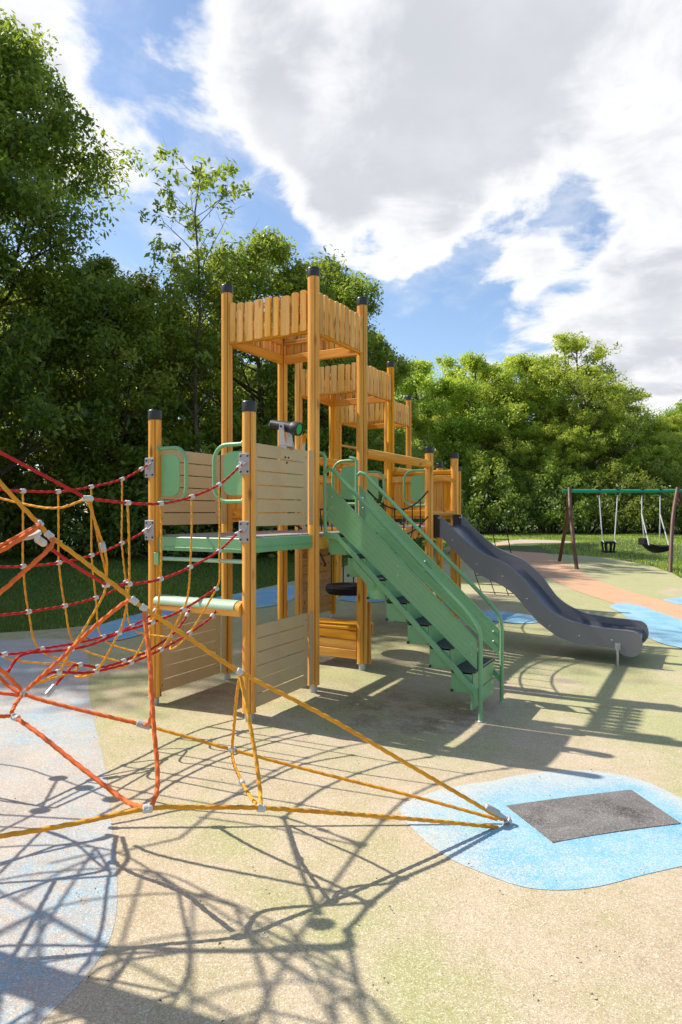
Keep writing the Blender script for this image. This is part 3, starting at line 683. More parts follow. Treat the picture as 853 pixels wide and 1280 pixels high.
# ---- log bridges
def bridge(name, label, u0, u1, v0, v1):
    Bz = Frame(name, label, 'bridge', (u0+u1)/2, (v0+v1)/2, None)
    for u in (u0, u1): log(Bz, (u, v0+PR-.004, 2.283), (u, v1-PR+.004, 2.283), .053, 'handrail_log')
    n = 12; L = v1-v0-.16
    for k in range(n):
        v = v0+.08+L*(k+.5)/n; z = 1.40-.07*math.sin(math.pi*(k+.5)/n)
        log(Bz, (u0+.06, v, z), (u1-.06, v, z), .058, 'deck_log')
    for u in (u0, u1):
        for zt, sag in ((1.93, .24), (1.60, .22)):
            pts = [(u, v0+.05+(v1-v0-.1)*t, zt-sag*4*t*(1-t)) for t in np.linspace(0, 1, 17)]
            Bz.mb().tube(pts, .010, 8).put('side_rope', M['r_blk'], Bz.e)
        for t in np.linspace(.14, .86, 6):
            v = v0+.05+(v1-v0-.1)*t; s = .24*4*t*(1-t)
            Bz.mb().tube([(u, v, 1.93-s), (u*.98+.01*(u0+u1)/2, v+.02, 1.60-s*.92), (u*.96+.02*(u0+u1), v, 1.40-.07*math.sin(math.pi*t))], .008, 8).put('hanger_rope', M['r_blk'], Bz.e)
    return Bz
bridge('rope_bridge', 'log bridge with black rope sides between the nearest and middle towers', -1, 0, 2, RB)
bridge('rope_bridge', 'log bridge with black rope sides between the middle and farthest towers', -1.93, -.97, RB+1, RC)

# ---- stairs
St = Frame('staircase', 'steep green metal staircase with sheet sides and bent tube handrails', 'stairs', .8, 1.5)
V0, V1 = 1.115, 1.765
def zl(u, a, b): return a[1]+(b[1]-a[1])*(u-a[0])/(b[0]-a[0])
for v, s in ((V0, -1), (V1, 1)):
    zbase = zg(*W(1.54, v).xy[:])+.01
    t = St.mb(); t.tube(smooth_path([(.06, v, 1.455), (.055, v, 1.7), (.055, v, 2.08), (.058, v, 2.17), (.035, v, 2.205), (-.02, v, 2.215)], .05), .0175, 12)
    t.put('top_post', M['green'], St.e)
    t = St.mb(); pts = [(.062, v, 2.035), (.10, v, 2.062), (.15, v, 2.045), (.22, v, 1.975)]+[(u, v, zl(u, (.22, 1.975), (1.44, .815))) for u in (.6, 1.0, 1.40)]+[(1.475, v, .772), (1.525, v, .70), (1.545, v, .60), (1.545, v, .45), (1.545, v, zbase)]
    t.tube(smooth_path(pts, .04), .0185, 12); t.put('handrail', M['green'], St.e)
    f = MB(St.off); f.lathe((1.545, v, zbase-.03), [(.024, 0), (.024, .03), (.019, .035), (0, .035)], 12); f.put('rail_foot', M['galv'], St.e)
    o = [(.085, 1.60), (.085, 1.925), (1.515, .585), (1.515, .355)]
    St.mb().prism(o, lambda u, z: Vector((u, v-.004, z)), lambda u, z: Vector((u, v+.004, z))).put('side_sheet', M['green_ribbed'], St.e)
    lip = St.mb(); lip.tube([(.085, v, 1.925), (1.515, v, .585)], .009, 8); lip.tube([(.085, v, 1.60), (1.515, v, .355)], .009, 8); lip.put('sheet_lip', M['green'], St.e)
    bb = St.mb()
    for u, z in ((.13, 1.70), (.13, 1.80), (1.47, .47), (1.47, .56), (.80, 1.10), (.80, 1.18)):
        bb.lathe((u, v-.004, z), [(.010, 0), (.010, .004), (.006, .008), (0, .008)], 10, Matrix.Rotation(R_(90), 4, 'X'))
    bb.put('bolt', M['galv'], St.e)
    o = [(.06, 1.475), (.19, 1.46), (1.53, .165), (1.53, .105), (.19, 1.405), (.06, 1.42)]
    sv = v+s*.004
    St.mb().prism(o, lambda u, z: Vector((u, sv-.014, z)), lambda u, z: Vector((u, sv+.014, z))).put('stringer', M['green'], St.e)
    g = St.mb(); g.prism([(.36, 1.235), (.36, 1.16), (.55, .95), (.575, .96), (.575, 1.03)], lambda u, z: Vector((u, v+s*.020, z)), lambda u, z: Vector((u, v+s*.026, z))); g.put('gusset', M['green'], St.e)
steps = [(.082, 1.26), (.285, 1.064), (.486, .869), (.674, .690), (.879, .502), (1.084, .318), (1.281, .134)]
for k, (u, z) in enumerate(steps):
    u2 = steps[k+1][0] if k < 6 else 1.475
    zt = steps[k-1][1] if k else 1.452
    vm_ = (V0+V1)/2; w = V1-V0-.034
    s = St.mb(); s.box((u+.006, vm_, (z+zt)/2-.008), (.006, w, zt-z-.02), .001); s.box((u2-.003, vm_, (z+zt)/2-.005), (.006, w-.004, zt-z-.016), .001)
    s.box(((u+u2)/2, vm_, z+.004), (u2-u-.016, w-.008, .006), .001)
    for v in (V0+.020, V1-.020): s.box(((u+u2)/2, v, (z+zt)/2-.009), (u2-u-.018, .006, zt-z-.03), .001)
    sp = s.put('step', M['green'], St.e)
    t = St.mb(); t.box(((u+u2)/2+.006, vm_, zt-.006), (u2-u+.02, w-.012, .016), .003)
    for q in range(4): t.box((u+.03+(u2-u-.05)*q/3, vm_, zt+.003), (.012, w-.05, .004), .001)
    t.put('tread', M['tread'], sp)
    c = St.mb(); c.box((u+.012, V0+.006, z+.012), (.024, .010, .022), .003); c.put('corner_cap', M['black'], sp)
MB(St.off).box((1.465, (V0+V1)/2, .075), (.02, V1-V0-.02, .15), .003).put('toe_plate', M['green'], St.e)

# ---- wave slide
Sl = Frame('wave_slide', 'grey plastic wave slide running down to the right onto the blue patch', 'slide', 1.3, RB+.5)
top = [(.055, 1.625), (.10, 1.615), (.168, 1.572), (.302, 1.435), (.479, 1.283), (.652, 1.160), (.865, 1.070), (.95, 1.035), (1.031, .985), (1.234, .805), (1.34, .665), (1.445, .535), (1.627, .412), (1.855, .340), (2.149, .308), (2.40, .300), (2.475, .285), (2.525, .240), (2.548, .166), (2.535, .09), (2.49, .03), (2.425, .005)]
bot = [(2.36, .012), (2.31, .045), (2.27, .078), (2.19, .090), (2.077, .094), (1.90, .100), (1.78, .118), (1.65, .158), (1.55, .208), (1.394, .318), (1.30, .415), (1.234, .485), (1.15, .585), (1.072, .660), (.99, .715), (.906, .760), (.76, .820), (.609, .895), (.50, .985), (.391, 1.09), (.25, 1.225), (.16, 1.315), (.06, 1.322)]
VN, VF = RB+.065, RB+.925
out2 = [(p.x, p.z) for p in smooth_path([(a, 0, c) for a, c in top], .03)]+[(p.x, p.z) for p in smooth_path([(a, 0, c) for a, c in bot], .03)]
for v in (VN, VF):
    Sl.mb().prism(out2, lambda u, z: Vector((u, v-.011, z)), lambda u, z: Vector((u, v+.011, z))).put('side_cheek', M['slide'], Sl.e, ang=40)
    lp = Sl.mb(); lp.tube([(p.x, v, p.z-.004) for p in smooth_path([(a, 0, c) for a, c in top[:18]], .03)], .0125, 8); lp.put('cheek_rim', M['slide'], Sl.e)
bb = Sl.mb()
for u, z in ((.30, 1.30), (.62, 1.0), (.95, .86), (1.25, .60), (1.52, .29), (1.86, .20), (2.22, .18)):
    bb.lathe((u, VN-.011, z), [(.011, 0), (.011, .003), (.006, .006), (0, .006)], 10, Matrix.Rotation(R_(90), 4, 'X'))
bb.put('bolt', M['galv'], Sl.e)
bed = [(.02, 1.465), (.13, 1.452), (.24, 1.37), (.36, 1.24), (.50, 1.115), (.66, 1.005), (.86, .915), (.98, .865), (1.10, .76), (1.23, .62), (1.36, .47), (1.50, .345), (1.68, .265), (1.90, .222), (2.15, .205), (2.40, .198), (2.47, .170), (2.485, .11), (2.45, .06)]
bp = smooth_path([(a, 0, c) for a, c in bed], .03); s = Sl.mb()
vs = []; fs = []
for i, p in enumerate(bp):
    a = bp[min(i+1, len(bp)-1)]-bp[max(i-1, 0)]; n = Vector((-a.z, 0, a.x)).normalized()
    for v, q in ((VN+.012, 0), (VN+.06, 0), (VF-.06, 0), (VF-.012, 0)):
        k = .030 if v in (VN+.012, VF-.012) else 0
        vs.append((p.x+n.x*k, v, p.z+n.z*k))
    for v in (VF-.012, VN+.012): vs.append((p.x-n.x*.012, v, p.z-n.z*.012))
m_ = 6
for i in range(len(bp)-1):
    for j in range(m_): fs.append((i*m_+j, i*m_+(j+1) % m_, (i+1)*m_+(j+1) % m_, (i+1)*m_+j))
fs += [tuple(range(m_)), tuple((len(bp)-1)*m_+j for j in reversed(range(m_)))]
s.add(vs, fs).put('slide_bed', M['slide_bed'], Sl.e, ang=50)
for v in (VN, VF):
    e = Sl.mb(); e.box((.07, v+(-.017 if v == VN else -.017), 1.476), (.118, .010, .292), .003); e.put('mounting_plate', M['black'], Sl.e)
    e = Sl.mb(); e.lathe((.115, v-.010, 1.585), [(.026, 0), (.026, .006), (.012, .010), (.012, .014), (0, .014)], 16, Matrix.Rotation(R_(90), 4, 'X')); e.put('pivot_bolt', M['galv'], Sl.e)
for v in (VN-.022, VF-.03):
    z0 = zg(*W(2.28, v).xy[:]); e = Sl.mb(); e.tube([(2.285, v, z0-.02), (2.285, v, .12)], .014, 12); e.box((2.285, v+.006, .115), (.06, .006, .075), .002)
    e.lathe((2.285, v-.018, .125), [(.014, -.008), (.014, .008), (0, .010)], 10, Matrix.Rotation(R_(90), 4, 'X')); e.put('slide_foot', M['galv'], Sl.e)

# ---- telescope on the upper panel, and the speaking tube
Te = Frame('telescope', 'black toy telescope with green lens mounted on the tan panel', 'telescope', .0, .54)
ax = Vector((1, 0, -.22)).normalized(); Mq = ax.to_track_quat('Z', 'Y').to_matrix().to_4x4(); cT = Vector((.01, .54, 2.395))
t = Te.mb(); t.lathe(cT, [(.030, -.165), (.038, -.160), (.040, -.10), (.046, -.02), (.047, .05), (.056, .056), (.060, .065), (.060, .125), (.056, .132), (.050, .132), (.048, .118), (0, .118)], 24, Mq)
body = t.put('telescope_tube', M['black'], Te.e, ang=30)
t = Te.mb(); t.lathe(cT, [(.0475, .1185), (.0475, .122), (0, .1235)], 24, Mq)
gl, nt_, b_ = newmat('green_lens'); b_.inputs['Base Color'].default_value = (.03, .40, .07, 1); b_.inputs['Roughness'].default_value = .12
t.put('lens', gl, body)
t = Te.mb(); t.lathe(cT, [(.032, -.168), (.032, -.1655), (0, -.1655)], 20, Mq); t.put('eyepiece', M['galv'], body)
t = Te.mb()
for s_ in (-.062, .062):
    o = [(-.045, 2.2), (-.045, 2.36)]+[(.0+.03*math.cos(R_(150-20*k))-.012, 2.40+.03*math.sin(R_(150-20*k))) for k in range(8)]+[(.03, 2.28), (.05, 2.235), (.05, 2.2)]
    t.prism([(y*.8, z) for y, z in o], lambda y, z: Vector((y, .54+s_-.003, z)), lambda y, z: Vector((y, .54+s_+.003, z)))
t.box((0, .54, 2.228), (.075, .13, .008), .001); t.put('telescope_bracket', M['grey_plate'], Te.e)
bo = Te.mb(); bo.lathe((-.012, .54-.066, 2.395), [(.010, 0), (.010, .006), (0, .008)], 10, Matrix.Rotation(R_(90), 4, 'X'))
for dy, z in ((-.03, 2.13), (.02, 2.13), (-.005, 2.085)): bo.lathe((.008, .54+dy, z), [(.009, 0), (.009, .006), (0, .008)], 10, Matrix.Rotation(R_(90), 4, 'Y'))
bo.put('bolt', M['black'], Te.e)
Tu = Frame('speaking_tube', 'grey speaking pipe with a bent yellow mouthpiece behind the nearest tower', 'pipe', -.78, 2.1)
Tu.mb().tube([(-.78, 2.1, 1.45), (-.78, 2.1, 2.44)], .016, 12).put('pipe', M['galv'], Tu.e)
Tu.mb().tube(smooth_path([(-.78, 2.1, 2.43), (-.78, 2.1, 2.485), (-.755, 2.09, 2.515), (-.71, 2.08, 2.50), (-.70, 2.078, 2.47)], .012), [.022]*3+[.024]*40 if 0 else .022, 12).put('mouthpiece', M['r_yel'], Tu.e)

# ---- black seat that hangs under the first bridge
Se = Frame('disc_seat', 'round black rubber seat hanging on rods under the log bridge', 'hanging seat', -.62, 2.86)
Se.mb().lathe((-.62, 2.86, .735), [(.19, -.065), (.24, -.055), (.275, -.02), (.28, .02), (.26, .05), (.21, .056), (.17, .035), (0, .03)], 32).put('seat', M['rubber'], Se.e)
for k in range(4):
    a = R_(45+90*k); x, y = -.62+.21*math.cos(a), 2.86+.21*math.sin(a)
    Se.mb().tube([(x, y, .76), (x, y, 1.34)], .009, 8).put('hanging_rod', M['black'], Se.e)

# ---- black climbing net at the far platform
Nb = Frame('climbing_net', 'black rope ladder net leaning from the far platform behind the slide', 'climbing net', .3, 8.5)
def npt(s, t): return Vector((-.85+.80*s, 7.92+1.25*t, 1.40-1.45*t-.12*math.sin(math.pi*t)))
for s in np.linspace(0, 1, 4): Nb.mb().tube([npt(s, t) for t in np.linspace(0, 1, 9)], .009, 8).put('net_rope', M['r_blk'], Nb.e)
for t in np.linspace(.14, .92, 6): Nb.mb().tube([npt(s, t)+Vector((0, 0, .01)) for s in np.linspace(0, 1, 7)], .008, 8).put('net_rope', M['r_blk'], Nb.e)

# ------------------------------------------------------------------ ropes
def twist(mb, pts, r, pitch=.066, per=6, n=9, depth=.26):
    r *= .80; P = smooth_path(pts, pitch/per); k = len(P); nrm = None; vs = []; fs = []; s = 0.0
    for i in range(k):
        t = (P[min(i+1, k-1)]-P[max(i-1, 0)]).normalized()
        nrm = t.orthogonal().normalized() if nrm is None else (nrm-t*nrm.dot(t)).normalized()
        bn = t.cross(nrm)
        if i: s += (P[i]-P[i-1]).length
        ph = 2*math.pi*s/pitch/1.0
        for j in range(n):
            a = 2*math.pi*j/n
            rr = r*(1-depth*(.5+.5*math.cos(3*a-ph)))
            vs.append(P[i]+(nrm*math.cos(a)+bn*math.sin(a))*rr)
    for i in range(k-1):
        for j in range(n): fs.append((i*n+j, i*n+(j+1) % n, (i+1)*n+(j+1) % n, (i+1)*n+j))
    fs += [tuple(reversed(range(n))), tuple((k-1)*n+j for j in range(n))]
    return mb.add(vs, fs)
def clip_mesh(r, L):
    r, L = r*.88, L*.84
    def make():
        b = MB().lathe((0, 0, 0), [(r*.78, -L/2), (r, -L/2+.004), (r, -.004), (r*.93, -.003), (r*.93, .003), (r, .004), (r, L/2-.004), (r*.78, L/2)], 12)
        b.box((0, 0, 0), (r*2.25, r*.7, L*.45), .003); return b.mesh('rope_clip', M['white_clip'])
    return shared(('clip', r, L), make)
def clip(T, p, d, r=.019, L=.045):
    o = link('rope_clip', clip_mesh(r, L), T.e, Vector(p)-Vector(T.off)); o.rotation_euler = Vector(d).to_track_quat('Z', 'Y').to_euler(); return o
def ferrule(T, p, d, r, L, mat='galv'):
    me = shared(('ferrule', r, L, mat), lambda: MB().lathe((0, 0, 0), [(r*.8, -L/2), (r, -L/2+.005), (r, L/2-.005), (r*.8, L/2)], 14).mesh('rope_sleeve', M[mat]))
    o = link('rope_sleeve', me, T.e, Vector(p)-Vector(T.off)); o.rotation_euler = Vector(d).to_track_quat('Z', 'Y').to_euler(); return o

# ---- hammock shaped net tunnel joined to the two near posts: red ropes along, yellow hoops round
Nt = Frame('net_tunnel', 'red and yellow rope net tunnel hung from the two nearest posts', 'rope net', -.5, -.9)
RL = {
 'R1': [(0, -.090, 2.035), (0, -.144, 2.002), (0, -.379, 1.863), (0, -.683, 1.768), (0, -.994, 1.716), (0, -1.306, 1.718), (0, -1.605, 1.740)],
 'R2': [(0, -.090, 1.512), (0, -.164, 1.487), (0, -.398, 1.362), (0, -.70, 1.271), (0, -.994, 1.212), (0, -1.252, 1.204), (0, -1.46, 1.218)],
 'L1': [(-1, -.085, 2.065), (-1, -.169, 2.018), (-1, -.374, 1.928), (-1, -.67, 1.859), (-1, -.953, 1.814), (-1, -1.25, 1.806), (-1, -1.55, 1.825), (-1.05, -2.0, 1.95)],
 'L2': [(-1, -.085, 1.52), (-1, -.132, 1.49), (-1, -.339, 1.417), (-1, -.606, 1.339), (-1, -.889, 1.294), (-1, -1.192, 1.279), (-1, -1.5, 1.295), (-1.05, -2.0, 1.38)],
 'L3': [(-.95, -.327, 1.122), (-.95, -.555, 1.022), (-.95, -.872, .977), (-.95, -1.165, .966), (-.95, -1.50, .972), (-1.0, -1.95, 1.02)],
 'R3': [(-.03, -.374, 1.085), (-.08, -.701, .961), (-.08, -1.008, .914), (-.08, -1.242, .896), (-.10, -1.494, .850), (-.20, -1.633, .831), (-.30, -1.808, .829), (-.30, -1.906, .747)],
 'F3': [(-.28, -.062, .868), (-.28, -.12, .823), (-.28, -.312, .755), (-.28, -.63, .674), (-.28, -.939, .628), (-.28, -1.217, .623), (-.28, -1.392, .638), (-.28, -1.631, .688), (-.28, -1.764, .645)],
 'F2': [(-.55, -.070, .862), (-.55, -.108, .807), (-.55, -.268, .688), (-.55, -.539, .599), (-.55, -.711, .580), (-.55, -.97, .563), (-.55, -1.186, .62), (-.55, -1.252, .616), (-.55, -1.348, .551), (-.55, -1.417, .498)],
 'F1': [(-.90, -.062, .870), (-.90, -.11, .82), (-.90, -.20, .778), (-.90, -.453, .719), (-.88, -.70, .70), (-.86, -.97, .70), (-.85, -1.2, .71), (-.85, -1.5, .72), (-.9, -1.95, .80)],
}
for k, pts in RL.items():
    b = Nt.mb(); twist(b, pts, .0125, per=7); b.put('red_rope', M['r_red'], Nt.e)
def at_v(k, v):
    pts = smooth_path(RL[k], .02); return min(pts, key=lambda p: abs(p.y-v))
ST = [-.379, -.69, -.985, -1.285, -1.58]
for i, v in enumerate(ST):
    n = {k: at_v(k, v) for k in RL if k not in ('F1', 'F2')}
    n['R1'] = at_v('R1', v); f1 = at_v('F1', v*.97); f2 = at_v('F2', max(v*.8, -1.2))
    bottom = Vector((-.44, v-.03, min(.60-.0*i, n['F3'].z-.045)))
    path = [n['R1'], n['R1'].lerp(n['R2'], .5)+Vector((.006, 0, 0)), n['R2'], n['R2'].lerp(n['R3'], .55)+Vector((.02, 0, 0)), n['R3'], n['F3'], bottom, f2+Vector((0, -.02, -.01)), f1+Vector((0, 0, -.015)), n['L3'], n['L2'], n['L2'].lerp(n['L1'], .5), n['L1']]
    b = Nt.mb(); twist(b, path, .0098, per=7); b.put('yellow_hoop', M['r_yel'], Nt.e)
    for k in ('R1', 'R2', 'R3', 'F3', 'L3', 'L2', 'L1'):
        p = n[k]; q = at_v(k, v+.06); d = (q-p) if (q-p).length > .01 else Vector((0, 1, 0)); clip(Nt, p, d)
    clip(Nt, f2, (0, 1, .1)); clip(Nt, f1, (0, 1, .1))
# ends with shackles, on the posts and on the half round step
for k, d in (('R1', 1), ('R2', 1), ('L1', 1), ('L2', 1), ('F1', 1), ('F2', 1), ('F3', 1)):
    a, c = Vector(RL[k][0]), Vector(RL[k][1]); t = (a-c).normalized()
    ferrule(Nt, c+t*.01, t, .0175, .035, 'white_clip')
    b = Nt.mb(); R3_ = t.to_track_quat('Z', 'Y').to_matrix()
    b.tube([a+t*.012+R3_ @ Vector((.016*math.cos(x), 0, .024*math.sin(x))) for x in np.linspace(0, 2*math.pi, 13)[:-1]], .0055, 8, closed=True); b.put('shackle', M['galv'], Nt.e)
# the far ends run on to the mast
def loc_of(x, y, z):
    dx, dy = x-ORG[0], y-ORG[1]; return Vector((dx*CU+dy*SU, -dx*SU+dy*CU, z))
mast = loc_of(-2.72, 3.05, 0)
e1 = Vector(RL['R1'][-1]); b = Nt.mb(); twist(b, [e1, e1.lerp(mast+Vector((0, 0, 2.57)), .5), mast+Vector((.05, .05, 2.57))], .0135, per=7); b.put('red_rope', M['r_red'], Nt.e)
e2 = Vector(RL['R2'][-1]); dsc = loc_of(*DISC[0]); b = Nt.mb(); twist(b, [e2, e2.lerp(dsc, .5)+Vector((0, 0, -.01)), dsc.lerp(e2, .12)], .0135, per=7); b.put('red_rope', M['r_red'], Nt.e)
ferrule(Nt, dsc.lerp(e2, .10), e2-dsc, .019, .07, 'white_clip')
b = Nt.mb(); twist(b, [e1, e1+Vector((-.22, -.02, -.055)), e1+Vector((-.5, -.05, -.03)), Vector((-1.0, -1.75, 1.82))], .0105, per=7); b.put('yellow_hoop', M['r_yel'], Nt.e)
b = Nt.mb(); twist(b, [e1, e1+Vector((.03, .07, -.22)), e1+Vector((.04, .11, -.36)), e2+Vector((.0, .0, .0))], .0105, per=7); b.put('yellow_hoop', M['r_yel'], Nt.e)
clip(Nt, e1, (.3, 1, 0), .021, .06); clip(Nt, e2, (.3, 1, 0), .020, .05); ferrule(Nt, e1+Vector((.035, .09, -.29)), (.05, .25, -1), .0165, .06, 'galv')
f_end = Vector(RL['F2'][-1]); ferrule(Nt, f_end, Vector(RL['F2'][-1])-Vector(RL['F2'][-2]), .020, .085, 'galv')

# ---- the pyramid net: mast out of frame on the left, ridge ropes to ground anchors, orange inner ropes
mx, my = -2.72, 3.05
Py = thing('pyramid_net', 'yellow and orange rope pyramid net running down to its ground anchor', 'rope net', (mx, my, 0))
class PF:                                             # same interface as Frame, world axes
    e = Py; off = (mx, my, 0); u = mx; v = my
    @staticmethod
    def mb(): return MB((mx, my, 0))
PF.mb().lathe((mx, my, 0), [(.085, 0), (.085, 3.02), (.095, 3.03), (.095, 3.12), (.07, 3.16), (0, 3.17)], 24).put('mast', M['galv'], Py)
def prope(name, pts, r, mat, **k):
    b = PF.mb(); twist(b, pts, r, **k); return b.put(name, M[mat], Py)
prope('ridge_rope', RIDGE, .0150, 'r_yel'); prope('boundary_rope', MROPE, .0125, 'r_yel'); prope('boundary_rope', LROPE, .0140, 'r_yel')
prope('orange_rope', MORANGE, .0155, 'r_ora')
for d, r, mt in ((Y_TM, .0115, 'r_yel'), (Y_TL, .0135, 'r_yel'), (Y_ML, .0115, 'r_yel'), (O_TM, .0135, 'r_ora'), (O_TL, .0145, 'r_ora'), (O_TN, .0145, 'r_ora'), (O_N2L, .0155, 'r_ora'),
                 (O_N1N2, .0145, 'r_ora'), (O_N1a, .0145, 'r_ora'), (O_N1b, .0145, 'r_ora'), (O_N1c, .0135, 'r_ora'), (O_N2a, .0135, 'r_ora'), (O_Ta, .0145, 'r_ora'), (O_Tb, .0155, 'r_ora'), (O_Tc, .0155, 'r_ora')):
    prope('orange_rope' if mt == 'r_ora' else 'yellow_rope', d, r, mt)
def dirat(pts, i): 
    a = Vector(pts[max(i-1, 0)]); b = Vector(pts[min(i+1, len(pts)-1)]); return b-a
for i, L in ((3, .040), (5, .042), (6, .050), (8, .050), (9, .036)): clip(PF, RIDGE[i], dirat(RIDGE, i), .0195, L)
clip(PF, MROPE[3], dirat(MROPE, 3), .0185, .045); clip(PF, LROPE[3], dirat(LROPE, 3), .020, .045); clip(PF, LROPE[5], dirat(LROPE, 5), .021, .048)
ferrule(PF, MROPE[5], dirat(MROPE, 5), .019, .075, 'grey_plate'); clip(PF, Y_ML[2], dirat(Y_ML, 2), .0165, .04)
clip(PF, MORANGE[3], dirat(MORANGE, 3), .021, .05); clip(PF, MORANGE[3], (0, .3, 1), .021, .05); clip(PF, O_N2L[0], (1, -.4, -.2), .020, .048)
# ground anchor with its sleeve
an = Vector((ANCHOR[0], ANCHOR[1], zg(*ANCHOR)))
rd = (Vector(RIDGE[1])-Vector(RIDGE[0])).normalized()
ferrule(PF, an+Vector((0, 0, .035))+rd*.095, rd, .0165, .085, 'grey_plate')
a_ = PF.mb(); a_.tube([an+Vector((.02, 0, -.02)), an+Vector((.015, 0, .02)), an+Vector((-.02, .005, .038)), an+rd*.06+Vector((0, 0, .03))], .013, 10)
a_.lathe(an, [(.026, -.01), (.026, .005), (.014, .010), (0, .010)], 16)
a_.tube([an+Vector((.012*math.cos(x), .024*math.sin(x), .03+.012*math.cos(x))) for x in np.linspace(0, 2*math.pi, 15)[:-1]], .007, 8, closed=True); a_.put('ground_anchor', M['galv'], Py)
# white joint disc, and its fellows farther round the net
dm = lambda: MB().lathe((0, 0, 0), [(.032, -.012), (.046, -.008), (.048, 0), (.046, .010), (.026, .018), (0, .020)], 22).mesh('joint_disc', M['white_clip'])
DISCS = [DISC[0], (-2.86, 4.68, 1.2), (-2.64, 4.53, 1.2), (-2.42, 4.37, 1.2), (-2.77, 4.22, 1.2)]
for d in DISCS:
    o = link('joint_disc', shared('disc', dm), Py, Vector(d)-Vector(PF.off)); o.rotation_euler = (R_(18), R_(-12), 0)
# the rest of the net, out of frame to the left, whose shadow falls across the ground in view
anchors = [(-6.9, 6.6, 0), (-5.4, -.6, 0), (-1.6, .3, 0)]
topz = 3.05
for a in anchors: prope('ridge_rope', [a, tuple(Vector(a).lerp(Vector((mx, my, topz)), .5)-Vector((0, 0, .16))), (mx, my, topz)], .0145, 'r_yel', per=4, n=6)
def ridge_pt(a, t): return Vector(a).lerp(Vector((mx, my, topz)), t)-Vector((0, 0, .5*t*(1-t)))
for a, c in ((1, 2), (2, 3), (1, 4), (2, 4)): prope('orange_rope', [DISCS[a], DISCS[c]], .0112, 'r_ora', per=4, n=6)
prope('orange_rope', [DISCS[4], (-3.0, 3.7, 1.3), (mx, my, 1.5)], .0112, 'r_ora', per=4, n=6); prope('orange_rope', [DISCS[1], (-3.6, 5.0, 1.35), tuple(Vector(anchors[0]).lerp(Vector((mx, my, topz)), .4)-Vector((0, 0, .12)))], .0112, 'r_ora', per=4, n=6)
web = []
for z, r in ((.95, .90), (1.4, .86), (1.8, .78), (2.15, .70), (2.5, .56), (2.8, .38)):
    web.append([Vector((mx+r*math.cos(R_(20+45*k+9*z)), my+r*math.sin(R_(20+45*k+9*z)), z+.05*math.sin(k*2.1))) for k in range(8)])
for i, ring in enumerate(web):
    prope('orange_rope', ring+[ring[0]], .0100, 'r_ora', per=4, n=6)
    for k in range(8):
        if i < 5 and (k+i) % 2: prope('orange_rope', [ring[k], ring[k].lerp(web[i+1][k], .5)+Vector((0, 0, -.05)), web[i+1][k]], .0105, 'r_ora', per=4, n=6)
    for k in (1, 4, 6): prope('orange_rope', [ring[k], (mx, my, ring[k].z+.25)], .0105, 'r_ora', per=4, n=6)
for i in range(4):
    for k in range(0, 8, 2): prope('yellow_rope', [web[i][k], web[i][k].lerp(web[i+1][(k+1) % 8], .5)+Vector((.03, .02, -.06)), web[i+1][(k+1) % 8]], .0095, 'r_yel', per=4, n=6)
for t, i, k in ((.25, 3, 7), (.45, 4, 0), (.62, 5, 7), (.12, 2, 0), (.35, 4, 1), (.18, 3, 1)):
    p = Vector(RIDGE[10]).lerp(Vector(RIDGE[11]), t+.12); prope('orange_rope', [p, p.lerp(web[i][k], .5)-Vector((0, 0, .07)), web[i][k]], .011, 'r_ora', per=4, n=6)
ring_pts = []
for t in (.30, .48, .66, .82):
    pts = [ridge_pt(anchors[0], t), ridge_pt(anchors[1], t), ridge_pt(anchors[2], t)]
    for i in range(2):
        a, b = pts[i], pts[i+1]; prope('orange_rope', [a, a.lerp(b, .5)+(Vector((mx, my, a.z))-a.lerp(b, .5))*.28-Vector((0, 0, .05)), b], .0120, 'r_ora', per=4, n=6)
    ring_pts.append(pts)
for i in range(3):
    for k in range(3):
        a, b = ring_pts[i][k], ring_pts[i+1][(k+1) % 3]
        if k < 2:
            m1 = a.lerp(b, .35)+(Vector((mx, my, a.z))-a.lerp(b, .35))*.2; prope('orange_rope', [a, m1, a.lerp(b, .7)+Vector((0, 0, -.08)), b], .0112, 'r_ora', per=4, n=6)
            a, b = ring_pts[i][(k+1) % 3], ring_pts[i+1][k]
            m1 = a.lerp(b, .35)+(Vector((mx, my, a.z))-a.lerp(b, .35))*.24; prope('orange_rope', [a, m1, a.lerp(b, .7)+Vector((0, 0, -.08)), b], .0112, 'r_ora', per=4, n=6)
# loops from the visible ropes on to the mast's inner ropes
ends = [O_N1a[-1], O_N1b[-1], O_N1c[-1], O_N2a[-1], O_Ta[-1], O_Tb[-1], O_Tc[-1]]
hub = Vector((mx-.15, my-.15, 1.15))
for i, e_ in enumerate(ends):
    e_ = Vector(e_); tgt = Vector((mx+.05*math.cos(i), my+.05*math.sin(i), .55+.26*i if i < 4 else 1.0+.3*(i-3)))
    mid = e_.lerp(tgt, .5)+Vector((0, 0, -.10)); prope('orange_rope', [e_, mid, tgt], .0120, 'r_ora', per=4, n=6)
tn = [W(*RL[k][-1]) for k in ('L1', 'L2', 'L3', 'F1')]
for i, p in enumerate(tn):
    tgt = ridge_pt(anchors[0], (.80, .62, .5, .38)[i]); prope('orange_rope', [p, p.lerp(tgt, .5)-Vector((0, 0, .12)), tgt], .0125, 'r_red', per=4, n=6)
    q = tn[(i+1) % 4]; prope('yellow_rope', [p.lerp(tgt, .45)-Vector((0, 0, .12)), (p+q)/2*.6+(tgt)*.4, q.lerp(tgt, .6)], .0105, 'r_yel', per=4, n=6)
L_end = Vector(LROPE[-1]); prope('boundary_rope', [L_end, L_end.lerp(Vector((-3.2, 2.0, .12)), .5), (-3.2, 2.0, .0)], .014, 'r_yel', per=4, n=6)
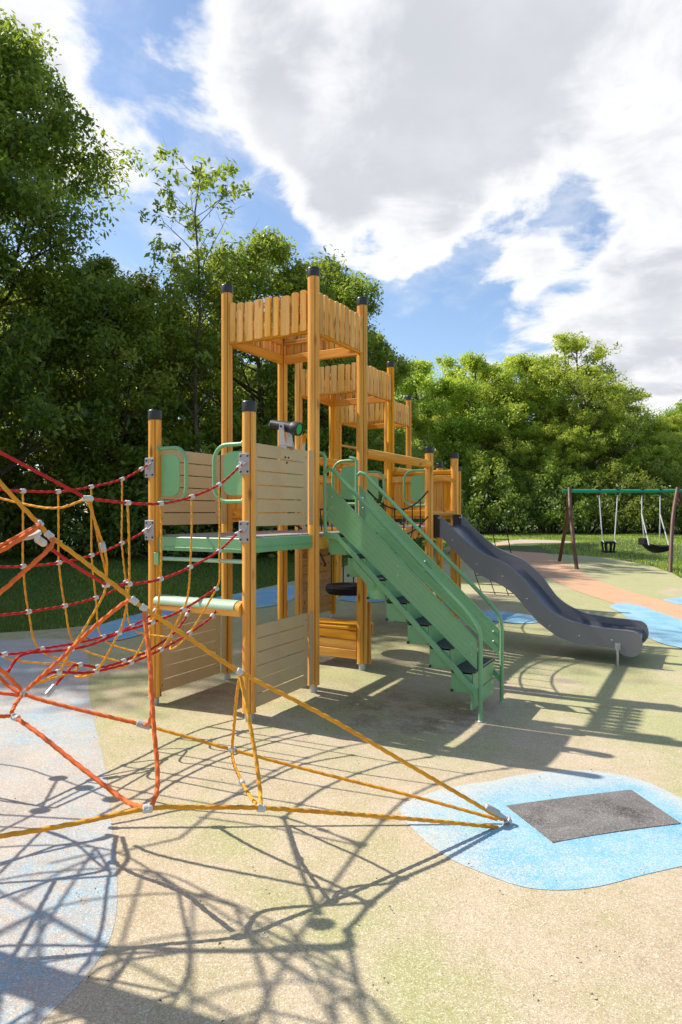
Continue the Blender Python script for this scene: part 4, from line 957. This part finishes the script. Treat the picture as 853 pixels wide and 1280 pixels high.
for a, b in ((ridge_pt(anchors[2], .5), L_end), (ridge_pt(anchors[2], .7), Vector(ends[4])), (ridge_pt(anchors[2], .35), Vector((-3.2, 2.0, .15))), (ridge_pt(anchors[2], .6), Vector(ends[3]))):
    if abs(a.x/max(.1, a.y)) > .52: prope('orange_rope', [a, a.lerp(b, .5)-Vector((.06, 0, .1)), b], .013, 'r_ora', per=4, n=6)

# ------------------------------------------------------------------ swings
def Gz(x, y): return zg(x, y)
SwF = thing('swing_frame', 'swing frame with green top bar and brown bowed legs on the far right', 'swing frame', (7.1, 21.35, 0))
sB0, sB1 = Vector((6.92, 21.33, 2.31)), Vector((11.9, 21.15, 2.31)); off = (7.1, 21.35, 0)
MB(off).tube([sB0, sB1], .058, 14).put('top_bar', M['swing_green'], SwF)
for (tx, ty), feet in (((7.13, 21.33), ((6.83, 19.75), (7.35, 23.0))), ((10.45, 21.2), ((9.62, 19.95), (11.9, 22.9))),):
    for k, (fx, fy) in enumerate(feet):
        t0 = Vector((tx, ty, 2.40 if k == 0 else 2.36)); f0 = Vector((fx, fy, zg(fx, fy)-.05))
        n = t0.lerp(f0, .45)+Vector((.07 if fx > tx else -.05, 0, .14))
        P = smooth_path([t0, n, f0], .15)
        MB(off).tube(P, .058, 12).put('leg', M['rust_steel'], SwF)
def chain(T, off, a, b):
    MB(off).tube([a, b], .017, 6).put('chain', M['chain'], T)
def bar_at(x): 
    t = (x-sB0.x)/(sB1.x-sB0.x); return sB0.lerp(sB1, t)
def cradle():
    a, b = bar_at(8.05), bar_at(8.62); c = (a+b)/2; zs = .72
    off = (c.x, c.y, 0)
    T = thing('cradle_swing', 'black cradle seat toddler swing hanging from the green bar, left of the basket', 'swing', off)
    for p, s in ((a, -1), (b, 1)):
        MB(off).lathe(p-Vector((0, 0, .08)), [(.03, -.05), (.045, -.03), (.045, .10), (.062, .12), (.062, .15), (0, .15)], 10).put('hanger', M['black'], T)
        q = Vector((c.x+s*.19, c.y, zs+.06)); chain(T, off, p-Vector((0, 0, .1)), q)
        for d in (-.13, .13): MB(off).tube([q, (q.x, q.y+d, zs)], .010, 6).put('chain', M['chain'], T)
    s = MB(off); s.box((c.x, c.y, zs-.30), (.36, .26, .045), .012)
    for dz in (.0, -.02): s.tube([(c.x+.21*math.cos(x), c.y+.17*math.sin(x), zs+dz) for x in np.linspace(0, 2*math.pi, 21)[:-1]], .024, 8, closed=True)
    for x in np.linspace(0, 2*math.pi, 9)[:-1]: s.tube([(c.x+.21*math.cos(x+.2), c.y+.17*math.sin(x+.2), zs), (c.x+.17*math.cos(x+.2), c.y+.12*math.sin(x+.2), zs-.29)], .024, 6)
    s.put('seat', M['rubber'], T)
cradle()
def basket():
    a, b = bar_at(9.42-.06), bar_at(9.98-.06); c = (a+b)/2+Vector((.06, .0, 0)); zs = .60; off = (c.x, c.y, 0)
    T = thing('basket_swing', 'large black moulded bucket swing on four chains, right of the cradle swing', 'swing', off)
    for p, s in ((a, -1), (b, 1)):
        MB(off).lathe(p-Vector((0, 0, .08)), [(.03, -.05), (.045, -.03), (.045, .10), (.062, .12), (.062, .15), (0, .15)], 10).put('hanger', M['black'], T)
        k = p.lerp(Vector((p.x, p.y, zs)), .42); chain(T, off, p-Vector((0, 0, .1)), k)
        for d in (-.40, .32): chain(T, off, k, Vector((c.x+s*.30 if d < 0 else c.x+s*.24+.12, c.y+d, zs+(.05 if d < 0 else .12))))
    bm = bmesh.new(); bmesh.ops.create_uvsphere(bm, u_segments=24, v_segments=12, radius=1)
    for v in bm.verts:
        x, y, z = v.co; 
        if z > .15: z = .15-.6*(1-min(1, math.hypot(x, y)/.99))
        xx = x*.36+.20*x*(1 if x > 0 else 0); v.co = Vector((c.x+.05+xx, c.y+y*.40, zs-.02+z*.20+(.14*max(0, -x)+.02*x)))
    me = bpy.data.meshes.new('seat'); bm.to_mesh(me); bm.free(); me.materials.append(M['rubber']); me.shade_smooth()
    for v in me.vertices: v.co -= Vector(off)
    link('seat', me, T)
    MB(off).box((c.x-.27, c.y+.1, zs+.14), (.10, .5, .22), .04).put('backrest', M['rubber'], T)
basket()

# ------------------------------------------------------------------ trees, shrubs, grass
def np_mesh(name, verts, quads, mats, attr=None, mat_idx=None, smooth=False):
    me = bpy.data.meshes.new(name); nv, nf = len(verts), len(quads)
    me.vertices.add(nv); me.vertices.foreach_set('co', verts.astype(np.float32).ravel())
    me.loops.add(nf*4); me.loops.foreach_set('vertex_index', quads.astype(np.int32).ravel())
    me.polygons.add(nf); me.polygons.foreach_set('loop_start', np.arange(nf, dtype=np.int32)*4); me.polygons.foreach_set('loop_total', np.full(nf, 4, dtype=np.int32))
    for m_ in mats: me.materials.append(m_)
    me.update(calc_edges=True)
    if attr is not None:
        at = me.attributes.new('tone', 'FLOAT', 'POINT'); at.data.foreach_set('value', attr.astype(np.float32))
    return me
def leaf_cloud(rng, centers, radii, tones, per, size, ctr, up=.7, flat=.86):
    """rhombus leaves scattered through clumps"""
    n = len(centers)*per
    idx = np.repeat(np.arange(len(centers)), per)
    d = rng.normal(size=(n, 3)); d /= np.linalg.norm(d, axis=1)[:, None]
    rr = rng.random(n)**.55
    p = centers[idx]+d*(radii[idx]*rr)[:, None]*np.array([1, 1, flat])
    p[:, 2] -= .12*radii[idx]*rr**2
    out = p-ctr; out /= np.linalg.norm(out, axis=1)[:, None]+1e-6
    nrm = rng.normal(size=(n, 3))*.75+np.array([0, 0, up])+out*.45; nrm /= np.linalg.norm(nrm, axis=1)[:, None]
    t = np.cross(nrm, rng.normal(size=(n, 3))); t /= np.linalg.norm(t, axis=1)[:, None]; t[:, 2] -= .25
    b = np.cross(nrm, t)
    a = size*(.65+.7*rng.random(n))[:, None]; w = a*.42
    fold = nrm*a*.12
    v = np.stack([p-t*a, p+b*w+fold, p+t*a, p-b*w+fold], 1).reshape(-1, 3)
    q = np.arange(n*4).reshape(-1, 4)
    tone = np.clip(tones[idx]+rng.normal(size=n)*.16, 0, 1)
    return v, q, np.repeat(tone, 4)
def tree_mesh(key, seed, H, base, rad, nl, per, leaf, mat, prof=None, clump=(.35, .75), sub=6, sparse=1.0, trunk_r=None, lean=0.0, rise=(.5, 1.25)):
    rng = np.random.default_rng(seed); tr = MB(); prof = prof or (lambda t: math.sin(math.pi*min(1, max(0, .12+.88*t))**.85)**.75)
    trunk_r = trunk_r or H*.016
    tp = [Vector((lean*H*t*t+rng.normal()*.012*H*t, rng.normal()*.012*H*t, -.4+(H*.93+.4)*t)) for t in np.linspace(0, 1, 9)]
    tr.tube(tp, [trunk_r*(1-.93*t)+.012 for t in np.linspace(0, 1, 9)], 8)
    def trunk_at(z):
        k = min(len(tp)-2, max(0, int((z+.4)/(H*.93+.4)*8))); a, b = tp[k], tp[k+1]; f = (z-a.z)/(b.z-a.z); return a.lerp(b, f)
    C = []; Rr = []; T = []
    for i in range(nl):
        t = (i+.5)/nl+rng.normal()*.03; t = min(.99, max(0.0, t)); z = base+(H*.90-base)*t
        az = i*2.39996+rng.normal()*.35; R = rad*prof(t)*(.72+.5*rng.random()); o = trunk_at(z)
        rs = rng.uniform(*rise)*(1-.35*t)
        dirv = Vector((math.cos(az), math.sin(az), rs)).normalized(); L = R*math.sqrt(1+rs*rs)*.9
        side = Vector((-math.sin(az), math.cos(az), 0))
        pts = [o, o+dirv*L*.35+Vector((0, 0, -.02*L)), o+dirv*L*.7+side*rng.normal()*.08*L, o+dirv*L+Vector((0, 0, -.10*L))+side*rng.normal()*.12*L]
        r0 = max(.015, trunk_r*.42*(1-.7*t)); tr.tube(pts, [r0, r0*.7, r0*.42, r0*.14], 5, cap=False)
        for s in range(sub):
            f = .30+.70*(s+rng.random())/sub; q0 = pts[0].lerp(pts[1], f/.35) if f < .35 else (pts[1].lerp(pts[2], (f-.35)/.35) if f < .7 else pts[2].lerp(pts[3], (f-.7)/.3))
            sd = (dirv*.55+side*(1 if s % 2 else -1)*rng.uniform(.35, 1.0)+Vector((0, 0, rng.uniform(-.25, .65)))).normalized()
            sl = L*rng.uniform(.20, .42)*(1.15-.5*f)+.25; q1 = q0+sd*sl*.55; q2 = q0+sd*sl+Vector((0, 0, -.06*sl))
            tr.tube([q0, q1, q2], [r0*.34, r0*.22, r0*.06], 4, cap=False)
            if rng.random() > sparse: continue
            tone = np.clip(.42+.20*rng.normal()+.22*(t-.5), 0, 1)
            for c, k in ((q2, 1.0), (q1+Vector(rng.normal(size=3))*.15, .85)):
                if k < 1 and rng.random() < .25: continue
                C.append(c); Rr.append(rng.uniform(*clump)*k*(.8+.4*(R/rad))); T.append(tone+rng.normal()*.08)
        C.append(pts[3]); Rr.append(rng.uniform(*clump)); T.append(.5+.2*rng.normal())
    C.append(tp[-1]); Rr.append(clump[1]); T.append(.6)
    C = np.array([tuple(c) for c in C]); Rr = np.array(Rr); T = np.array(T)
    v, q, tone = leaf_cloud(rng, C, Rr, T, per, leaf, np.array([0, 0, (base+H)/2]))
    crown = np_mesh('crown', v, q, [mat], tone); trunk = tr.mesh('trunk', M['bark'], ang=60)
    _cache[key] = (trunk, crown)
def shrub_mesh(key, seed, H, rad, n, per, leaf, mat):
    rng = np.random.default_rng(seed); tr = MB(); C = []; Rr = []; T = []
    for i in range(n):
        az = rng.random()*6.283; r = rad*math.sqrt(rng.random()); hz = H*(1-.75*(r/rad)**2)*(.25+.75*rng.random()**.6)
        c = Vector((r*math.cos(az), r*math.sin(az), hz)); C.append(tuple(c)); Rr.append(rng.uniform(.30, .62)*H/3.2); T.append(np.clip(.38+.22*rng.normal()+.2*(hz/H-.5), 0, 1))
        if i % 3 == 0:
            b0 = Vector((c.x*.25, c.y*.25, -.1)); tr.tube([b0, b0.lerp(c, .5)+Vector((rng.normal()*.08, rng.normal()*.08, .1)), c], [.03*H/3, .02*H/3, .006], 5, cap=False)
    v, q, tone = leaf_cloud(rng, np.array(C), np.array(Rr), np.array(T), per, leaf, np.array([0, 0, H*.3]))
    _cache[key] = (tr.mesh('stem', M['bark'], ang=60), np_mesh('foliage', v, q, [mat], tone))
wide = lambda t: (1-t**1.7)**.75*.94+.08
cone = lambda t: (1-t)**.7*.95+.08
bushy = lambda t: (1-t**2.4)**.6*.92+.10
oval = lambda t: max(.15, math.sin(math.pi*(.10+.86*t)))**.7
tree_mesh('big', 1, 19.0, 1.6, 5.6, 60, 105, .100, M['leaf_dark'], wide, (.42, .95), 8)
tree_mesh('big_b', 7, 15.0, 1.2, 5.2, 46, 90, .105, M['leaf_dark'], wide, (.40, .90), 7)
tree_mesh('round', 2, 13.0, 1.5, 4.0, 44, 110, .090, M['leaf_mid'], oval, (.40, .80), 7)
tree_mesh('round_c', 14, 13.0, 1.5, 2.5, 46, 110, .085, M['leaf_mid'], oval, (.36, .74), 7)
tree_mesh('round_b', 9, 13.0, 2.0, 3.6, 42, 110, .090, M['leaf_mid'], oval, (.36, .78), 7)
tree_mesh('sapling', 3, 14.5, 4.5, 2.1, 26, 16, .11, M['leaf_mid'], lambda t: .55+.5*math.sin(math.pi*t), (.16, .36), 4, .75, .09, rise=(.7, 1.5))
tree_mesh('light', 4, 14.0, .7, 4.2, 42, 78, .100, M['leaf_light'], bushy, (.32, .74), 10)
tree_mesh('light_b', 5, 14.5, .8, 4.4, 40, 62, .098, M['leaf_light'], bushy, (.30, .68), 10, .9)
tree_mesh('airy', 6, 15.0, 1.6, 4.2, 36, 50, .092, M['leaf_light'], bushy, (.28, .60), 8, .85, rise=(.6, 1.3))
shrub_mesh('shrub', 11, 4.2, 2.6, 90, 80, .095, M['leaf_dark'])
shrub_mesh('shrub_b', 12, 3.4, 2.4, 80, 80, .090, M['leaf_mid'])
def plant(key, x, y, s, rz, label, group=None, kind='tree', sz=None):
    z = zg(x, y)-.05
    t = thing('shrub' if kind == 'shrub' else 'tree', label, kind, (x, y, z), rz, group)
    t.scale = (s, s, sz or s); a, b = _cache[key]
    link('stem' if kind == 'shrub' else 'trunk', a, t); link('foliage' if kind == 'shrub' else 'crown', b, t)
    return t
TREES = [
 ('big', -12.9, 24.5, 1.06, .3, 1.04, 'tallest dark leafy tree, filling the upper left corner'),
 ('round', -8.6, 26.0, 0.94, 1.9, .93, 'bushy green tree right beside the tallest tree at upper left'),
 ('sapling', -5.3, 25.5, 1.06, .4, 1.03, 'thin sparse sapling standing out against the sky left of the crow\'s nest'),
 ('round_b', -3.4, 28.5, 1.04, 2.2, 1.0, 'rounded bright green tree directly behind the nearest crow\'s nest'),
 ('round_c', -0.75, 30.5, .95, 4.1, 1.08, 'dark round tree behind the right post of the nearest crow\'s nest'),
 ('round_c', 1.35, 33.0, .80, .7, 1.05, 'dark green tree whose edge slopes down right of the crow\'s nest'),
 ('light', 6.66, 58.24, 1.178, .2, .93, 'light green bushy tree just right of the tower posts'),
 ('light_b', 11.78, 61.44, 1.216, 1.2, .95, 'bright green tree above the slide top'),
 ('light', 16.64, 62.72, 1.229, 2.9, .97, 'broad light green tree in the middle of the right tree line'),
 ('airy', 20.86, 59.52, 1.254, .9, .97, 'airy pale green tree with bare branches showing, tallest on the right'),
 ('light_b', 25.34, 62.72, 1.101, 3.9, .82, 'light green tree above the swing bar'),
 ('light', 30.21, 64.64, 1.024, 5.1, .74, 'pale green tree at the right end of the tree line'),
 ('round', 36.1, 67.84, 1.216, 3.0, .90, 'dark tree at the right edge of the frame'),
]
for k, x, y, s, rz, sz, lab in TREES: plant(k, x, y, s, rz, lab, sz=s*sz/1.0 if sz != 1 else None)
rs = random.Random(8)
back = [(-19, 33), (-14.5, 34), (-10, 33.5), (-7.5, 35), (-4.5, 39), (6, 66), (10, 66), (14.5, 65), (19, 65), (23.5, 65), (28, 64), (32.5, 65), (36, 68), (42, 70)]
for i, (x, y) in enumerate(back):
    dn = .72 if x > 27.5 else 1.0
    k = ('big_b' if x < 4 else ('light', 'light_b', 'airy')[i % 3]); s = (.98 if x < -12 else .82 if x < -5 else .74) if x < 4 else rs.uniform(1.02, 1.2)
    plant(k, x, y, s*dn, rs.uniform(0, 6), 'tree in the rear row of the wood, mostly hidden by the trees before it', 'trees of the rear row')
# trees beside the playground, out of frame on the left, whose shade lies on the grass
for x, y, s in ((-16.6, 18.6, 1.16), (-15.4, 15.4, .90), (-21, 24, 1.0), (-17.4, 22.6, .92), (-20.5, 14.5, 1.0)):
    plant('round', x, y, s*1.3, rs.uniform(0, 6), 'shade tree beyond the left edge of the frame', 'shade trees out of frame')
shr = []
x = -17.5
while x < 3.5:
    y = 25.8+rs.uniform(-1.2, 1.4)+max(0, (x+6)*.45); shr.append(('shrub', x, y, rs.uniform(1.0, 1.5))); x += rs.uniform(1.7, 2.4)
for k, x, y, s in shr: plant(k, x, y, s, rs.uniform(0, 6), 'dark shrub in the thicket under the left trees', 'shrubs under the left trees', 'shrub')
for x, y, s, r_, wh in ((5.4, 55.5, .80, 1.0, 'behind the farthest tower'), (9.6, 57.5, .70, 2.0, 'seen just above the head of the slide'), (14.4, 58.0, .78, 3.3, 'between the slide and the swing frame'),
                    (18.6, 57.0, .66, .2, 'straight behind the left legs of the swing frame'), (22.4, 58.5, .74, 4.4, 'behind the cradle swing'), (27.0, 59.0, .62, 5.2, 'behind the basket swing'), (31.5, 60.5, .66, 2.6, 'behind the right leg of the swing frame')):
    plant(('light_b', 'light')[int(x) % 2], x, y, s, r_, 'low bushy light green tree '+wh, 'low trees of the right front row')
x = 5.0
while x < 40:
    y = 52.5+rs.uniform(-1.2, 1.4)+(x-5)*.12
    plant('shrub', x, y, rs.uniform(1.1, 1.6), rs.uniform(0, 6), 'shrub along the foot of the right tree line', 'shrubs under the right trees', 'shrub'); x += rs.uniform(2.4, 3.6)

def in_poly(px, py, poly):
    c = np.zeros(len(px), bool); n = len(poly)
    for i in range(n):
        x1, y1 = poly[i]; x2, y2 = poly[(i+1) % n]
        k = ((y1 > py) != (y2 > py)) & (px < (x2-x1)*(py-y1)/((y2-y1) or 1e-9)+x1); c ^= k
    return c
def grass():
    rng = np.random.default_rng(21); V = []
    def area(n, x0, x1, y0, y1, near):
        x = rng.uniform(x0, x1, n); y = y0+(y1-y0)*rng.random(n)**near
        k = (~in_poly(x, y, SURF)) & (~in_poly(x, y, GPATH)) & (np.abs(x/y) < .60); return x[k], y[k]
    parts = [area(150000, -16, 3, 8.6, 30, 1.7), area(130000, 2, 34, 19, 58, 1.3)]
    x = np.concatenate([p[0] for p in parts]); y = np.concatenate([p[1] for p in parts]); n = len(x)
    bx = (x-14.0)/5.5; by = (y-31)/4.5
    z = np.array([zg(a, b) for a, b in zip(x, y)])-.04+.42*np.exp(-(bx*bx+by*by)*1.4)
    h = rng.uniform(.035, .10, n)*(1+.35*np.sin(x*1.3)*np.cos(y*.9)); az = rng.uniform(0, 6.283, n); w = rng.uniform(.006, .013, n)*(1+y/25)
    lx = rng.normal(size=n)*h*.45; ly = rng.normal(size=n)*h*.45
    p0 = np.stack([x-w*np.cos(az), y-w*np.sin(az), z], 1); p1 = np.stack([x+w*np.cos(az), y+w*np.sin(az), z], 1)
    p2 = np.stack([x+lx+w*.25*np.cos(az), y+ly+w*.25*np.sin(az), z+h], 1); p3 = np.stack([x+lx-w*.25*np.cos(az), y+ly-w*.25*np.sin(az), z+h], 1)
    v = np.stack([p0, p1, p2, p3], 1).reshape(-1, 3); q = np.arange(n*4).reshape(-1, 4)
    tone = np.clip(.22+.62*(x > 3.5)+.25*np.sin(x*.7+y*.31)+rng.normal(size=n)*.2, 0, 1)  # sunlight painted into the right-hand blades, tree shade into the left-hand ones
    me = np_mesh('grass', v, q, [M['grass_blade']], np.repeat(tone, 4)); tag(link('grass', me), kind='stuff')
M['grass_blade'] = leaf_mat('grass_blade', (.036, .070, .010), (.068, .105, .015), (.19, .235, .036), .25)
grass()
# small leaves and bits of bark lying on the surface
def litter():
    rng = np.random.default_rng(5); n = 320
    y = 1.9+rng.random(n)**1.6*10; x = (rng.random(n)-.5)*1.1*y
    V = []; Q = []
    for i in range(n):
        s = rng.uniform(.003, .009); a = rng.uniform(0, 6.28); z = zg(x[i], y[i])+.012; c, sn = math.cos(a), math.sin(a); e = rng.uniform(.25, .8)
        for dx, dy, dz in ((-s, 0, 0), (0, -s*e, .004), (s, 0, .001), (0, s*e, .005)): V.append((x[i]+dx*c-dy*sn, y[i]+dx*sn+dy*c, z+dz))
        Q.append((4*i, 4*i+1, 4*i+2, 4*i+3))
    me = np_mesh('leaf_litter', np.array(V), np.array(Q), [M['bark']]); tag(link('leaf_litter', me), kind='stuff')
litter()
def twig(px, py, L, a, label):
    z = zg(px, py)+.006; d = Vector((math.cos(a), math.sin(a), 0)); s = Vector((-d.y, d.x, 0)); p = Vector((px, py, z))
    o = MB((px, py, z)); o.tube(smooth_path([p-d*L/2, p-d*L*.1+s*L*.08+Vector((0, 0, .006)), p+d*L*.2-s*L*.03, p+d*L/2+Vector((0, 0, .01))], .02), .006, 6)
    o.tube([p+s*L*.05, p+s*L*.22+d*L*.15+Vector((0, 0, .012))], .004, 5)
    tag(o.put('twig', M['bark']), label, 'twig')
twig(-1.02, 5.78, .11, .1, 'dark scrap of bark under the entry platform, between the first two posts')
twig(.06, 5.45, .20, -.15, 'dark twig on the shaded ground right of the tan panel')
twig(-.02, 6.0, .22, .5, 'twig lying by the foot of the tall front post')
